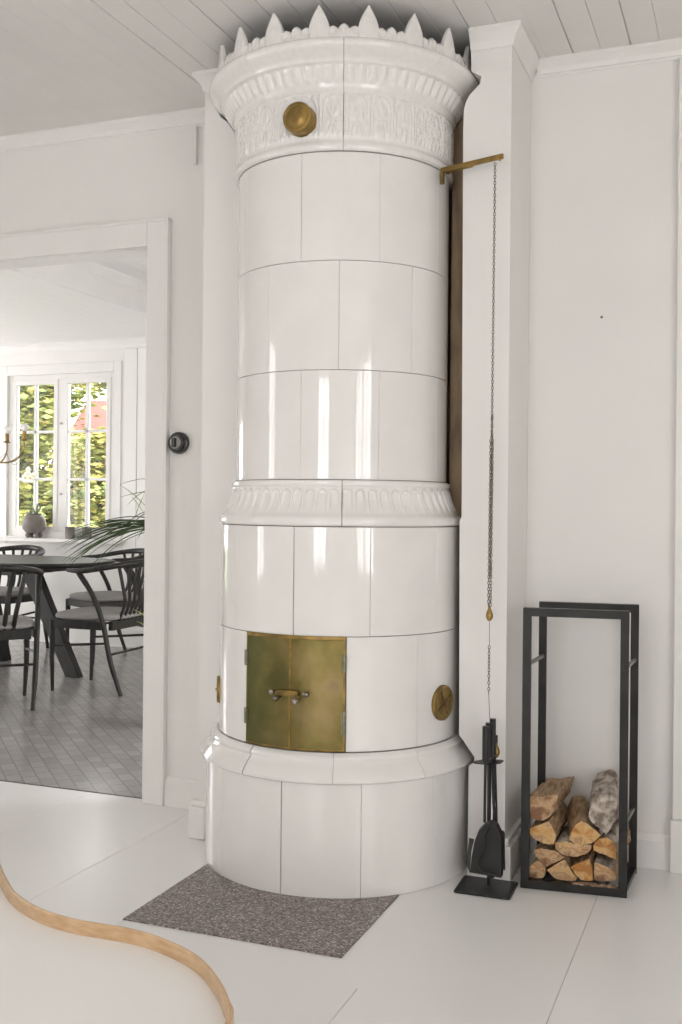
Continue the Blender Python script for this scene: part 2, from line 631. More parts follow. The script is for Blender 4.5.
for i, (c_, w_, a, d) in enumerate(WINS_LEFT): window_frame('window_2', 'x', XL, c_, w_, a, d, M['trim'], -1)
for i, (c_, w_, a, d) in enumerate(WINS_RIGHT): window_frame('window_3', 'x', XR, c_, w_, a, d, M['trim'], 1)
for i, (c_, w_, a, d) in enumerate(WINS_REAR): window_frame('window_%d' % (4 + i), 'y', YB, c_, w_, a, d, M['trim'], -1)
for i, (c_, w_, a, d) in enumerate(DWIN_LEFT_ADDED): window_frame('window_%d' % (10 + i), 'x', DX0, c_, w_, a, d, M['trim'], -1)  # frames for the added left-wall light openings

for i, (c_, w_, a, d) in enumerate(DWIN_RIGHT_ADDED): window_frame('window_9', 'x', DX1, c_, w_, a, d, M['trim'], 1)  # frame for the added right-wall opening
for i, (c_, w_, a, d) in enumerate(DWIN_FRONT_ADDED): window_frame('window_8', 'y', WY, c_, w_, a, d, M['trim'], 1)  # frame for the invented front opening

# dining room walls and two ceiling heights
DZ1, DZ2 = 2.38, 2.57
wx = (DWIN_BACK[0] + DWIN_BACK[1]) / 2
wall_y('wall_dining_far', DYF, .088, DX0, DX1, 2.9, [(wx, DWIN_BACK[1] - DWIN_BACK[0], DWIN_BACK[2], DWIN_BACK[3])], M['wall'])
wall_x('wall_dining_left', DX0, -.15, WY + .12, DYF, 2.9, DWIN_LEFT_ADDED, M['wall'])
wall_y('wall_dining_front', WY, .12, DX0 - .15, XL, 2.9, DWIN_FRONT_ADDED, M['wall'])
wall_x('wall_dining_right', DX1, .12, WY + .12, DYF, 2.9, DWIN_RIGHT_ADDED, M['wall'])
plank_ceiling('ceiling_dining', DX0, -3.80, WY + .12, DYF, DZ1, .11, M['boards'])
plank_ceiling('ceiling_dining_raised', -3.80, DX1, WY + .12, DYF, DZ2, .11, M['boards'])
bm_ = MB().box(-3.80, -3.78, WY + .12, DYF, DZ1, DZ2 + .02)
struct(bm_.build('trim_ceiling_step', M['trim'], bevel=.004))
bm_ = MB()
bm_.prism([(-3.78, DZ2), (-3.73, DZ2), (-3.74, DZ2 - .02), (-3.77, DZ2 - .045), (-3.78, DZ2 - .05)], WY + .12, DYF, 'y')
struct(bm_.build('trim_step_moulding', M['trim']))


def cornice(name, x0, x1, Y, ztop, h, p, m, sgn=-1):
    prof = [(0, 0), (p, 0), (p, -.2 * h), (.75 * p, -.35 * h), (.45 * p, -.55 * h), (.35 * p, -.85 * h), (.18 * p, -.88 * h), (.15 * p, -h), (0, -h)]
    b = MB()
    v = [(x0, Y + sgn * a, ztop + c_) for a, c_ in prof] + [(x1, Y + sgn * a, ztop + c_) for a, c_ in prof]
    n = len(prof)
    f = [tuple(range(n)), tuple(range(2 * n - 1, n - 1, -1))] + [(i, (i + 1) % n, n + (i + 1) % n, n + i) for i in range(n)]
    b.add(v, f)
    return struct(b.build(name, m))


PX0, PX1, PY = -1.702, -0.674, 3.09
cornice('trim_cornice_left', XL, PX0 - .018, WY, CEIL, .055, .035, M['trim'])
cornice('trim_cornice_right', PX1 + .022, XR, WY, CEIL, .050, .035, M['trim'])
cornice('trim_cornice_dining', DX0, -3.80, DYF, DZ1, .07, .05, M['trim'])

# door casing with an inner bead
cs = MB()
Yc = WY - .022
cs.box(DOOR1 + .001, DOOR1 + .086, Yc, WY - .001, 0, DOORH + .09)
cs.box(DOOR0 - .086, DOOR0 - .001, Yc, WY - .001, 0, DOORH + .09)
cs.box(DOOR0 - .001, DOOR1 + .001, Yc, WY - .001, DOORH + .001, DOORH + .09)
cs.box(DOOR1 + .080, DOOR1 + .093, Yc - .006, WY - .001, .0, DOORH + .096)
cs.box(DOOR0 - .093, DOOR0 - .080, Yc - .006, WY - .001, .0, DOORH + .096)
cs.box(DOOR0 - .093, DOOR1 + .093, Yc - .006, WY - .001, DOORH + .088, DOORH + .100)
struct(cs.build('trim_door_casing', M['trim'], bevel=.003))


def baseboard(name, x0, x1, Y, h=.105, t=.018):
    b = MB()
    b.prism([(Y, 0), (Y - t, 0), (Y - t, h - .02), (Y - t * .55, h - .008), (Y - t * .4, h), (Y, h)], x0, x1, 'x')
    return struct(b.build(name, M['trim']))


baseboard('baseboard_left', DOOR1 + .095, PX0 - .03, WY - .001)
baseboard('baseboard_right', PX1 + .03, -.224, WY - .001)
baseboard('baseboard_dining', DX0 + .01, DX1 - .01, DYF - .001, .16)
# casing strip at the right edge of the picture, on its own plinth block
rc = MB()
rc.box(-.218, -.10, WY - .028, WY - .001, .16, CEIL - .051)
rc.box(-.223, -.09, WY - .040, WY - .001, 0, .16)
struct(rc.build('trim_right_casing', M['trim'], bevel=.003))
# stub of the stove-pipe bracket / moulding end seen high on the left wall
mb = MB()
mb.box(-1.901, -1.887, WY - .02, WY - .001, 2.335, 2.475)
struct(mb.build('trim_moulding_end', M['trim'], bevel=.004))

# ------------------------------------------------------------------ stove profile, chimney pillar with the niche
SX, SY = -1.2255, 3.146
R_BASE, R_MOULD, R_LOW, R_UP = .422, .4364, .381, .3355
STOVE_PROFILE = [(0, R_BASE), (.322, R_BASE), (.3225, R_MOULD), (.345, R_MOULD), (.402, .388), (.403, R_LOW), (1.043, R_LOW),
                 (1.0435, .386), (1.072, .386), (1.11, .352), (1.177, .349), (1.178, R_UP), (2.124, R_UP), (2.126, .345), (2.29, .347), (2.33, .372),
                 (2.36, .392), (2.38, .418), (2.40, .430), (2.425, .430), (2.426, .405), (2.53, .405)]


def prof_r(z):
    for (a, r0), (b, r1) in zip(STOVE_PROFILE, STOVE_PROFILE[1:]):
        if a <= z <= b:
            return r0 + (r1 - r0) * (z - a) / max(1e-9, b - a)
    return STOVE_PROFILE[-1][1]


def half(z, cl):
    r = prof_r(z) + cl
    d = PY - SY
    return math.sqrt(max(0, r * r - d * d))


pb = MB()
zs = sorted(set([p[0] for p in STOVE_PROFILE] + [2.53]))
RIGHT_EDGE = [(0, -.786), (.327, -.7850), (.337, -.768), (.355, -.768), (.403, -.804), (.417, -.8155), (1.06, -.8200), (1.075, -.8140), (2.238, -.8205), (2.298, -.819), (2.321, -.813),
              (2.341, -.802), (2.370, -.770), (2.393, -.766), (2.412, -.797), (2.53, -.799)]


def edge_r(z):
    for (a, r0), (b, r1) in zip(RIGHT_EDGE, RIGHT_EDGE[1:]):
        if a <= z <= b:
            return r0 + (r1 - r0) * (z - a) / (b - a)
    return -.80


zs = sorted(set(zs + [p[0] for p in RIGHT_EDGE]))
for z0, z1 in zip(zs, zs[1:]):
    for a, b in ((z0, z1),):
        lw0, lw1 = max(half(a, .003), 0), max(half(b, .003), 0)
        pb.prism([(PX0, a), (SX - lw0, a), (SX - lw1, b), (PX0, b)], PY, WY - .001, 'y')
        pb.prism([(edge_r(a), a), (PX1, a), (PX1, b), (edge_r(b), b)], PY, WY - .001, 'y')
struct(pb.build('wall_chimney_pillar', M['wall']))
nb = MB()
xx = -1.67
while xx < -.82:
    nb.box(xx, xx + .118, WY - .019, WY - .003, 0, CEIL - .001)
    xx += .12
nb.box(-.895, -.8215, PY + .150, PY + .168, 1.07, 2.33)
struct(nb.build('trim_niche_boards', M['nichewood'], bevel=.002))
# pillar cornice, returns on both sides
pc = MB()
CPROF = [(0, -.060), (.004, -.060), (.006, -.052), (.008, -.044), (.013, -.034), (.021, -.024), (.029, -.016), (.032, -.014), (.032, -.001), (0, -.001)]


def sweep_around(b, path, prof):
    """profile swept along a mitred path; path points carry an outward direction"""
    n = len(prof)
    v = []
    for (x, y, ox, oy) in path:
        v += [(x + ox * a, y + oy * a, CEIL + c_) for a, c_ in prof]
    f = [tuple(range(n)), tuple(range(len(path) * n - 1, (len(path) - 1) * n - 1, -1))]
    for i in range(len(path) - 1):
        for k in range(n):
            k2 = (k + 1) % n
            f.append((i * n + k, i * n + k2, (i + 1) * n + k2, (i + 1) * n + k))
    b.add(v, f)


sweep_around(pc, [(-.799, PY, 0, -1), (PX1, PY, 1, -1), (PX1, WY - .001, 1, 0)], CPROF)
sweep_around(pc, [(PX0, WY - .001, -1, 0), (PX0, PY, -1, -1), (SX - .408, PY, 0, -1)], CPROF)
struct(pc.build('trim_pillar_cornice', M['trim'], smooth=True))
pp = MB()
for s0, s1 in ((PX0 - .026, SX - .44), (-.770, PX1 + .022)):
    pp.box(s0, s1, PY - .022, WY - .019, 0, .105)
    pp.box(s0 + .008 * (s0 < -1), s1 - .008 * (s0 > -1), PY - .014, WY - .019, .105, .125)
struct(pp.build('baseboard_pillar', M['trim'], bevel=.004))

# ------------------------------------------------------------------ tile stove
stove = empty('tile_stove', (SX, SY, 0), YAW)
tag(stove, 'tall round white glazed tile stove with crown cornice and brass firebox door', 'tile stove')


def patch(b, cols, prof, mi=0, disp=None):
    """cols: [(phi_deg, inset)], prof: [(r, z, inset)]; cylinder patch around local z, phi=0 towards -y"""
    v, f = [], []
    for (ph, ci) in cols:
        a = rad(ph)
        for (r, z, pi_) in prof:
            ins = max(ci, pi_)
            rr = r - ins
            if disp and ins == 0: rr += disp(ph, r, z)
            v.append((rr * math.sin(a), -rr * math.cos(a), z))
    n = len(prof)
    for i in range(len(cols) - 1):
        for j in range(n - 1):
            f.append((i * n + j, i * n + j + 1, (i + 1) * n + j + 1, (i + 1) * n + j))
    b.add(v, f, mi)


def tile_cols(p0, p1, r, gap, step=1.5):
    g = math.degrees(gap / 2 / r)
    bv = math.degrees(.0012 / r)
    cols = [(p0 + g, .012), (p0 + g, .0012), (p0 + g + bv, 0)]
    n = max(2, int((p1 - p0) / step))
    for k in range(1, n):
        cols.append((p0 + (p1 - p0) * k / n, 0))
    cols += [(p1 - g - bv, 0), (p1 - g, .0012), (p1 - g, .012)]
    return cols


def tile_ring(name, prof, seamlist, m, gz=.0008, disp=None, step=1.5, parent=stove, mats=None):
    """prof: [(r,z)] bottom to top; seamlist: [(phi, gap width)] going all the way round"""
    b = MB()
    ps = sorted(seamlist)
    p = []
    (r0, z0), (r1, z1) = prof[0], prof[-1]
    p.append((r0, z0 + gz, .012)); p.append((r0, z0 + gz, .0012)); p.append((r0, z0 + gz + .0012, 0))
    for (r, z) in prof[1:-1]: p.append((r, z, 0))
    p.append((r1, z1 - gz - .0012, 0)); p.append((r1, z1 - gz, .0012)); p.append((r1, z1 - gz, .012))
    for i, (ph, g) in enumerate(ps):
        nx, g2 = ps[(i + 1) % len(ps)]
        if nx <= ph: nx += 360
        cols = tile_cols(ph, nx, r0, (g + g2) / 2, step)
        # keep each seam's own width
        ga, gb = math.degrees(g / 2 / r0), math.degrees(g2 / 2 / r0)
        bv = math.degrees(.0012 / r0)
        cols[0] = (ph + ga, .012); cols[1] = (ph + ga, .0012); cols[2] = (ph + ga + bv, 0)
        cols[-1] = (nx - gb, .012); cols[-2] = (nx - gb, .0012); cols[-3] = (nx - gb - bv, 0)
        patch(b, cols, p, 0, disp)
    rmin = [(max(.05, r - .006), z) for r, z in prof]
    b.lathe(rmin, 96, 1, None, cap=False)
    return b.build(name, [m, M['grout']], parent, smooth=True, auto=30)


def around(known, sp, start=None):
    """extend known seams [(phi,gap)] all the way round with a faint gap"""
    ks = sorted(known)
    out = list(ks)
    x = ks[-1][0] + sp
    while x < ks[0][0] + 360 - sp * .6:
        out.append(((x + 180) % 360 - 180, .0006))
        x += sp
    return out


cylp = lambda r, z0, z1, n=2: [(r, z0 + (z1 - z0) * k / n) for k in range(n + 1)]
tile_ring('base_tiles', cylp(R_BASE, .0, .322), around([(-54.8, .0006), (-22.5, .0028), (8.8, .0007), (41.2, .0005)], 32), M['glaze'], gz=.0009)
mp_ = [(R_MOULD - .004, .3225), (R_MOULD, .327), (R_MOULD, .334), (.431, .343), (.4235, .354), (.4135, .365), (.404, .3735), (.4015, .378),
       (.4035, .382), (.4045, .387), (.4025, .392), (.397, .396), (.3925, .399), (.390, .402)]
tile_ring('base_moulding', mp_, around([(-39.5, .0038), (-2.1, .0008), (34.5, .0010)], 36), M['glaze'], gz=.0009)
# firebox course: the brass door takes the space from phi -45.5 to 2.5
fb = [(-45.8, .0012), (2.9, .0012), (36.7, .0006)]
DP0, DP1, DZa, DZb = -45.5, 2.6, .404, .729
b = MB()
for (p0, p1, g0, g1) in ((2.9, 36.7, .0012, .0006), (36.7, 76, .0006, .0006), (76, 120, .0006, .0006), (120, 180, .0006, .0006), (180, 250, .0006, .0006), (250, 314.2, .0006, .0012)):
    cols = tile_cols(p0, p1, R_LOW, (g0 + g1) / 2)
    pr = [(R_LOW, .403, .012), (R_LOW, .403, .0012), (R_LOW, .4042, 0), (R_LOW, .56, 0), (R_LOW, .7278, 0), (R_LOW, .729, .0012), (R_LOW, .729, .012)]
    patch(b, cols, pr)
b.lathe([(R_LOW - .006, .403), (R_LOW - .006, .73)], 96, 1, None, cap=False)
b.build('firebox_tiles', [M['glaze'], M['grout']], stove, smooth=True, auto=30)
tile_ring('lower_drum_tiles', cylp(R_LOW, .7302, 1.0425), around([(-55.7, .0008), (-20.6, .0026), (13.0, .0007), (48.7, .0004)], 35), M['glaze'], gz=.0008)


def flute(ph, r, z):
    if not (1.074 < z < 1.158): return 0
    w = 6.0
    u = ((ph / w) % 1) - .5            # -0.5 .. 0.5
    zt = (z - 1.074) / .084
    # arch outline: straight sides, round top
    au = abs(u) / .40
    if zt > .72:
        d = math.hypot(au, (zt - .72) / .20) - 1
    else:
        d = au - 1
    fade = min(1, zt / .35) ** 1.5
    ridge = .0042 * math.exp(-(d / .16) ** 2)
    inner = -.0030 * max(0, min(1, -d * 3)) * max(0, min(1, (zt - .15) / .3))
    bead = .0015 * math.exp(-((abs(u) - .5) / .05) ** 2)
    return (ridge + bead) * fade + inner * fade


bandp = [(.384, 1.0435), (.3875, 1.048), (.389, 1.055), (.388, 1.062), (.3855, 1.068), (.3830, 1.071), (.3800, 1.074)]
for k in range(1, 19):
    t = k / 18
    bandp.append((.380 - .036 * math.sin(t * PI / 2) ** .75, 1.074 + .082 * t))
bandp += [(.3445, 1.158), (.348, 1.161), (.3495, 1.166), (.3490, 1.171), (.346, 1.175), (.342, 1.1775)]
tile_ring('frieze_band', bandp, around([(-43.5, .0006), (.4, .0020)], 44), M['glaze'], disp=flute, step=.35)
zz = [1.178, 1.495, 1.811, 2.125]
tile_ring('upper_drum_tiles', cylp(R_UP, zz[0], zz[1]), around([(-60.3, .0004), (-20.8, .0005), (18.7, .0007)], 40), M['glaze'], gz=.0007)
tile_ring('upper_drum_tiles', cylp(R_UP, zz[1], zz[2]), around([(-41.2, .0003), (-1.9, .0008), (37.4, .0008)], 40), M['glaze'], gz=.0008)
tile_ring('upper_drum_tiles', cylp(R_UP, zz[2], zz[3]), around([(-61, .0003), (-21.6, .0012), (18.2, .0003)], 40), M['glaze'], gz=.0007)


def relief(ph, r, z):
    d = 0
    if 2.163 < z < 2.292:
        w = 12.0
        k = ph / w
        u = ((k % 1) - .5) * 2          # -1..1
        t = (z - 2.163) / .129
        odd = int(math.floor(k)) % 2
        # pilasters between the panels
        d += .0055 * math.exp(-((abs(u) - 1) / .10) ** 2)
        # arch line
        au = u / .74
        e = (math.hypot(au, max(0, (t - .62) / .30)) - 1)
        d += .0040 * math.exp(-(e / .11) ** 2) * (t > .08)
        # palmette in the middle
        x, y = u / .62, (t - .42) / .42
        rr = math.hypot(x, y)
        th_ = math.atan2(x, y)
        if rr < 1.15:
            lob = .5 + .5 * math.cos(th_ * (7 if odd else 5))
            d += .0060 * lob * math.exp(-((rr - .55) / .33) ** 2)
            d += .0050 * math.exp(-(rr / .18) ** 2)
        # row of scrolls along the foot
        if t < .24:
            d += .0045 * (.5 + .5 * math.sin(k * 4 * 2 * PI + 3 * t)) * math.exp(-((t - .10) / .08) ** 2)
        # small dentils along the head
        if t > .88:
            d += .002 * (math.sin(k * 8 * 2 * PI) > 0)
        d += .0016 * math.sin(ph * 3.1 + 40 * t) * math.sin(23 * t + ph * 1.7)
        d *= .8 * min(1, t / .06) * min(1, (1 - t) / .05)
    elif 2.312 < z < 2.357:
        t = (z - 2.312) / .045
        w = 5.0
        u = ((ph / w) % 1 - .5) * 2
        leaf = max(0, 1 - abs(u) * (1.05 + .5 * t))
        d += .0065 * math.sqrt(leaf) * min(1, t / .25) * min(1, (1 - t) / .2)
        d -= .0035 * math.exp(-((abs(u) - .85) / .15) ** 2) * t
        d += .0025 * math.exp(-(u / .12) ** 2) * t
    elif 2.392 < z < 2.399:
        d += 0
    return d


cp = [(.341, 2.1255), (.346, 2.130), (.3485, 2.137), (.3480, 2.144), (.345, 2.150), (.3415, 2.155), (.3410, 2.160)]
for k in range(0, 41):
    cp.append((.3415 + .0025 * k / 40, 2.163 + .129 * k / 40))
cp += [(.346, 2.2945), (.3505, 2.298), (.3535, 2.303), (.3550, 2.308)]
for k in range(0, 17):
    t = k / 16
    cp.append((.3555 + .026 * t ** 1.3, 2.312 + .045 * t))
cp += [(.3835, 2.358), (.389, 2.3595), (.3925, 2.362), (.394, 2.366), (.3965, 2.370), (.402, 2.375), (.410, 2.3805), (.418, 2.386), (.4245, 2.391),
       (.4285, 2.396), (.4305, 2.402), (.4300, 2.408), (.4270, 2.413), (.4215, 2.4165), (.4150, 2.4185), (.4050, 2.420)]
tile_ring('cornice', cp, around([(-42.5, .0007), (-.6, .0012), (40.0, .0007)], 40), M['relief'], disp=relief, step=.4)


# crest: a low scalloped strip with eighteen pointed finials
def crest_strip():
    b = MB()
    v, f = [], []
    N = 1080
    NR = 7
    rings = []
    for k in range(N):
        ph = 360 * k / N
        w = 20.0
        u = ((ph + 10.7) / w) % 1            # 0 at a finial centre
        du = min(u, 1 - u) * w               # degrees from a finial
        # three lobes between the finials
        s = (u * w - 3.2) / (20 - 6.4) * 3
        lob = math.sqrt(max(0, 1 - (2 * (s % 1) - 1) ** 2)) if 0 <= s <= 3 else 0
        mid = 1 if 1 <= s <= 2 else 0
        h = .030 + .010 * lob + .006 * mid * lob + (.0 if 0 <= s <= 3 else .006)
        a = rad(ph)
        col = []
        for j in range(NR):
            t = j / (NR - 1)
            z = 2.418 + h * t
            rel = 0
            if 0 <= s <= 3:
                q = math.hypot((s % 1 - .5) * 2, (t - .62) * 2.1)
                rel = .0045 * math.exp(-((q - .62) / .2) ** 2) + .003 * math.exp(-(q / .25) ** 2)
            r = .402 + rel - (.004 if j == NR - 1 else 0)
            col.append((r * math.sin(a), -r * math.cos(a), z))
        col.append((.389 * math.sin(a), -.389 * math.cos(a), 2.418 + h))
        col.append((.387 * math.sin(a), -.387 * math.cos(a), 2.418))
        v += col
    n = NR + 2
    for k in range(N):
        k2 = (k + 1) % N
        for j in range(n - 1):
            f.append((k * n + j, k * n + j + 1, k2 * n + j + 1, k2 * n + j))
    b.add(v, f)
    return b.build('crest_strip', M['relief'], stove, smooth=True, auto=40)


crest_strip()


def finial(ph):
    b = MB()
    H_, W_ = .098, .0305
    rows, cols = 14, 11
    v, f = [], []
    for side in (0, 1):
        for j in range(rows + 1):
            t = j / rows
            # ogee outline: slight shoulders then a point
            wdt = W_ * (1 if t < .25 else max(.03, (1 - ((t - .25) / .75) ** 1.75)))
            for i in range(cols):
                u = -1 + 2 * i / (cols - 1)
                x = u * wdt
                edge = 1 - abs(u) ** 4
                if side == 0:
                    rel = .0022 * math.exp(-((abs(u) - .72) / .16) ** 2)      # raised rim
                    q = math.hypot(u * .9, (t - .33) * 3.0)
                    rel += .0035 * math.exp(-((q - .45) / .15) ** 2) + .0025 * math.exp(-(u / .12) ** 2) * (t < .75)
                    y = -(.4045 + (.004 * edge + rel) * (1 - .6 * t))
                else:
                    y = -(.390 + .006 * t)
                v.append((x, y, 2.418 + H_ * t))
    n = (rows + 1) * cols
    for s in (0, 1):
        for j in range(rows):
            for i in range(cols - 1):
                a = s * n + j * cols + i
                f.append((a, a + 1, a + cols + 1, a + cols))
    for j in range(rows):
        for i in (0, cols - 1):
            a = j * cols + i
            f.append((a, a + cols, n + a + cols, n + a))
    for i in range(cols - 1):
        a = rows * cols + i
        f.append((a, a + 1, n + a + 1, n + a))
    b.add(v, f)
    o = b.build('finial', M['relief'], stove, smooth=True, auto=60)
    o.rotation_euler = (0, 0, rad(ph))
    return o


f0 = finial(-10.7)
for k in range(1, 18):
    o = f0.copy()
    SC.collection.objects.link(o)
    o.rotation_euler = (0, 0, rad(-10.7 + 20 * k))


# brass firebox doors (two curved leaves) on a frame
def curved_plate(name, p0, p1, z0, z1, r0, r1, m, parent, rim=0):
    b = MB()
    v, f = [], []
    n = 20
    for k in range(n + 1):
        a = rad(p0 + (p1 - p0) * k / n)
        for (r, z) in ((r0, z0), (r1 - .0008, z0), (r1, z0 + .001), (r1, z1 - .001), (r1 - .0008, z1), (r0, z1)):
            v.append((r * math.sin(a), -r * math.cos(a), z))
    for k in range(n):
        for j in range(6):
            j2 = (j + 1) % 6
            f.append((k * 6 + j, k * 6 + j2, (k + 1) * 6 + j2, (k + 1) * 6 + j))
    f.append((0, 1, 2, 3, 4, 5)); f.append(tuple(n * 6 + j for j in (5, 4, 3, 2, 1, 0)))
    b.add(v, f)
    return b.build(name, m, parent, smooth=True, auto=30)


def cyl_pt(ph, r, z):
    a = rad(ph)
    return Vector((r * math.sin(a), -r * math.cos(a), z))


def facing(ph, r, z):
    """matrix whose local z points outward from the stove at phi"""
    a = rad(ph)
    out = Vector((math.sin(a), -math.cos(a), 0))
    up = Vector((0, 0, 1))
    rt = up.cross(out)
    m = Matrix((rt, up, out)).transposed().to_4x4()
    m.translation = cyl_pt(ph, r, z)
    return m


fr = MB()
b = fr
R0, RF = R_LOW - .004, R_LOW + .0035


def arc_box(b, p0, p1, z0, z1, r0, r1, n=20):
    v, f = [], []
    for k in range(n + 1):
        a = rad(p0 + (p1 - p0) * k / n)
        for (r, z) in ((r0, z0), (r1, z0), (r1, z1), (r0, z1)):
            v.append((r * math.sin(a), -r * math.cos(a), z))
    for k in range(n):
        for j in range(4):
            j2 = (j + 1) % 4
            f.append((k * 4 + j, k * 4 + j2, (k + 1) * 4 + j2, (k + 1) * 4 + j))
    f.append((0, 1, 2, 3)); f.append(tuple(n * 4 + j for j in (3, 2, 1, 0)))
    b.add(v, f)


arc_box(fr, DP0, DP1, DZb - .010, DZb + .002, R0, RF)
arc_box(fr, DP0, DP1, DZa, DZa + .008, R0, RF)
arc_box(fr, DP0, DP0 + 1.6, DZa + .008, DZb - .010, R0, RF, 2)
arc_box(fr, DP1 - 1.6, DP1, DZa + .008, DZb - .010, R0, RF, 2)
frame = fr.build('door_frame', M['brass'], stove, bevel=.0008)
frame['label'] = 'aged brass frame around the firebox doors'
PM = -21.3
dl = curved_plate('firebox_door', DP0 + 1.0, PM - .12, DZa + .006, DZb - .008, R_LOW, R_LOW + .0055, M['doorbrass'], stove)
dl['label'] = 'left brass leaf with green stained edge'
dr = curved_plate('firebox_door', PM + .12, DP1 - 1.0, DZa + .006, DZb - .008, R_LOW, R_LOW + .0055, M['doorbrass'], stove)
dr['label'] = 'right brass leaf with golden and mauve tint'
# lapped edge strip along the right leaf
arcb = MB()
arc_box(arcb, PM - .5, PM + .35, DZa + .008, DZb - .010, R_LOW + .0050, R_LOW + .0075, 3)
arcb.build('lap_strip', M['brass'], dr)
for ph, zc, h, par in ((DP0 + .6, .655, .045, dl), (DP0 + .6, .485, .045, dl), (DP1 - .6, .655, .05, dr), (DP1 - .6, .485, .07, dr)):
    hb = MB()
    m4 = facing(ph, R_LOW + .009, zc)
    hb.lathe([(.0040, -h / 2), (.0044, -h / 2 + .002), (.0044, h / 2 - .002), (.0040, h / 2)], 12, 0, m4 @ Matrix.Rotation(-PI / 2, 4, 'X'))
    hb.box(-.007, .007, -h * .42, h * .42, -.0035, -.001, 0, m4)
    hb.build('hinge', M['verdigris'], par, smooth=True)
# latch bar and knobs
lb = MB()
m4 = facing(-22.3, R_LOW + .017, .567)
lb.box(-.026, .030, -.0085, .0085, -.002, .002, 0, m4)
lb.box(-.034, -.026, -.006, .006, -.010, .002, 0, m4)
lb.box(.030, .036, -.006, .006, -.010, .002, 0, m4)
lo = lb.build('latch_bar', M['brass'], dl, bevel=.001)


def knob(ph, z, r, par, L=.022):
    kb = MB()
    kb.lathe([(.0035, -.002), (.0035, L * .5), (r * .6, L * .55), (r, L * .75), (r * .95, L * .95), (r * .5, L * 1.1), (.0005, L * 1.13)], 18, 0, facing(ph, R_LOW + .0055, z))
    return kb.build('knob', M['steel'], par, smooth=True)


knob(-25.9, .553, .0085, dl, .032); knob(-29.2, .567, .0075, dl, .016)
knob(-17.6, .549, .0105, dr, .034); knob(-13.9, .566, .0080, dr, .018)


def roundel(name, ph, z, r, depth, rs, label, spokes=False):
    b = MB()
    m4 = facing(ph, rs, z)
    prof = [(r * 1.02, -.012), (r * 1.02, .003), (r * .985, .005), (r * .97, .005), (r * .97, depth * .55), (r * 1.0, depth * .6), (r * 1.0, depth * .9),
            (r * .96, depth), (r * .80, depth + .0012), (r * .76, depth - .0004), (r * .45, depth), (r * .41, depth + .001), (r * .10, depth + .0012),
            (r * .09, depth + .004), (.0003, depth + .005)]
    b.lathe(prof, 48, 0, m4)
    if spokes:
        for k in range(4):
            b.box(-.003, .003, r * .15, r * .75, depth - .001, depth + .003, 0, m4 @ Matrix.Rotation(k * PI / 2 + .5, 4, 'Z'))
        b.box(-.006, .006, -.006, .006, depth, depth + .006, 0, m4)
    o = b.build(name, M['brass'], stove, smooth=True, auto=30)
    o['label'] = label
    return o


t_ = roundel('damper_lid', -21.0, 2.214, .0445, .040, .345, 'round brass lid on the relief cornice')
roundel('soot_cover', 53.5, .518, .052, .010, R_LOW, 'round brass cover with a spoked face, right of the door', True)
roundel('soot_cover', -83.5, .520, .042, .008, R_LOW, 'round brass cover seen edge on, left of the door')

# brass lever that carries the damper chain
Rm = Matrix.Rotation(YAW, 4, 'Z')
CYA, SYA = math.cos(YAW), math.sin(YAW)


def W(l, d, z):     # lateral / depth of the camera's ground frame -> world
    return Vector((CYA * l - SYA * d, SYA * l + CYA * d, z))


LZ = 2.118
A_ = W(.296, 3.185, LZ)
B_ = W(.459, 3.050, LZ)
inv = stove.matrix_basis.inverted() if False else (Matrix.Translation((SX, SY, 0)) @ Rm).inverted()
al, bl = inv @ A_, inv @ B_
lv = MB()
dv = (bl - al).normalized()
sd = Vector((0, 0, 1)).cross(dv)
m4 = Matrix((dv, sd, Vector((0, 0, 1)))).transposed().to_4x4()
m4.translation = al
Ln = (bl - al).length
lv.box(-.004, Ln, -.004, .004, -.0075, .0075, 0, m4)
lv.box(-.006, .006, -.0045, .0045, -.042, -.006, 0, m4)
lv.box(.03, Ln * .5, .002, .0065, -.010, -.002, 0, m4)
lv.lathe([(.006, -.007), (.006, .007)], 12, 0, m4 @ Matrix.Translation((Ln - .014, 0, -.004)) @ Matrix.Rotation(PI / 2, 4, 'X'))
lv.lathe([(.011, 0), (.011, .006)], 16, 0, m4 @ Matrix.Translation((.016, .012, -.002)) @ Matrix.Rotation(PI / 2, 4, 'X'))
le = lv.build('damper_lever', M['brass'], stove, bevel=.001)
le['label'] = 'flat brass lever arm holding the chain'


# ------------------------------------------------------------------ damper chain
def chain_pts(b, p0, p1, link=.0115, r=.0011, w=.0032, sway=0):
    p0, p1 = Vector(p0), Vector(p1)
    n = int((p1 - p0).length / (link * .78))
    d = (p1 - p0).normalized()
    for k in range(n):
        c_ = p0 + (p1 - p0) * ((k + .5) / n)
        a = 0.5 + (PI / 2 if k % 2 else 0) + sway * k
        sx_ = Vector((math.cos(a), math.sin(a), 0))
        ring = []
        for q in range(8):
            t = 2 * PI * q / 8
            ring.append(c_ + sx_ * math.cos(t) * w + d * math.sin(t) * link * .5)
        b.tube(ring, r, 5, 0, closed=True)


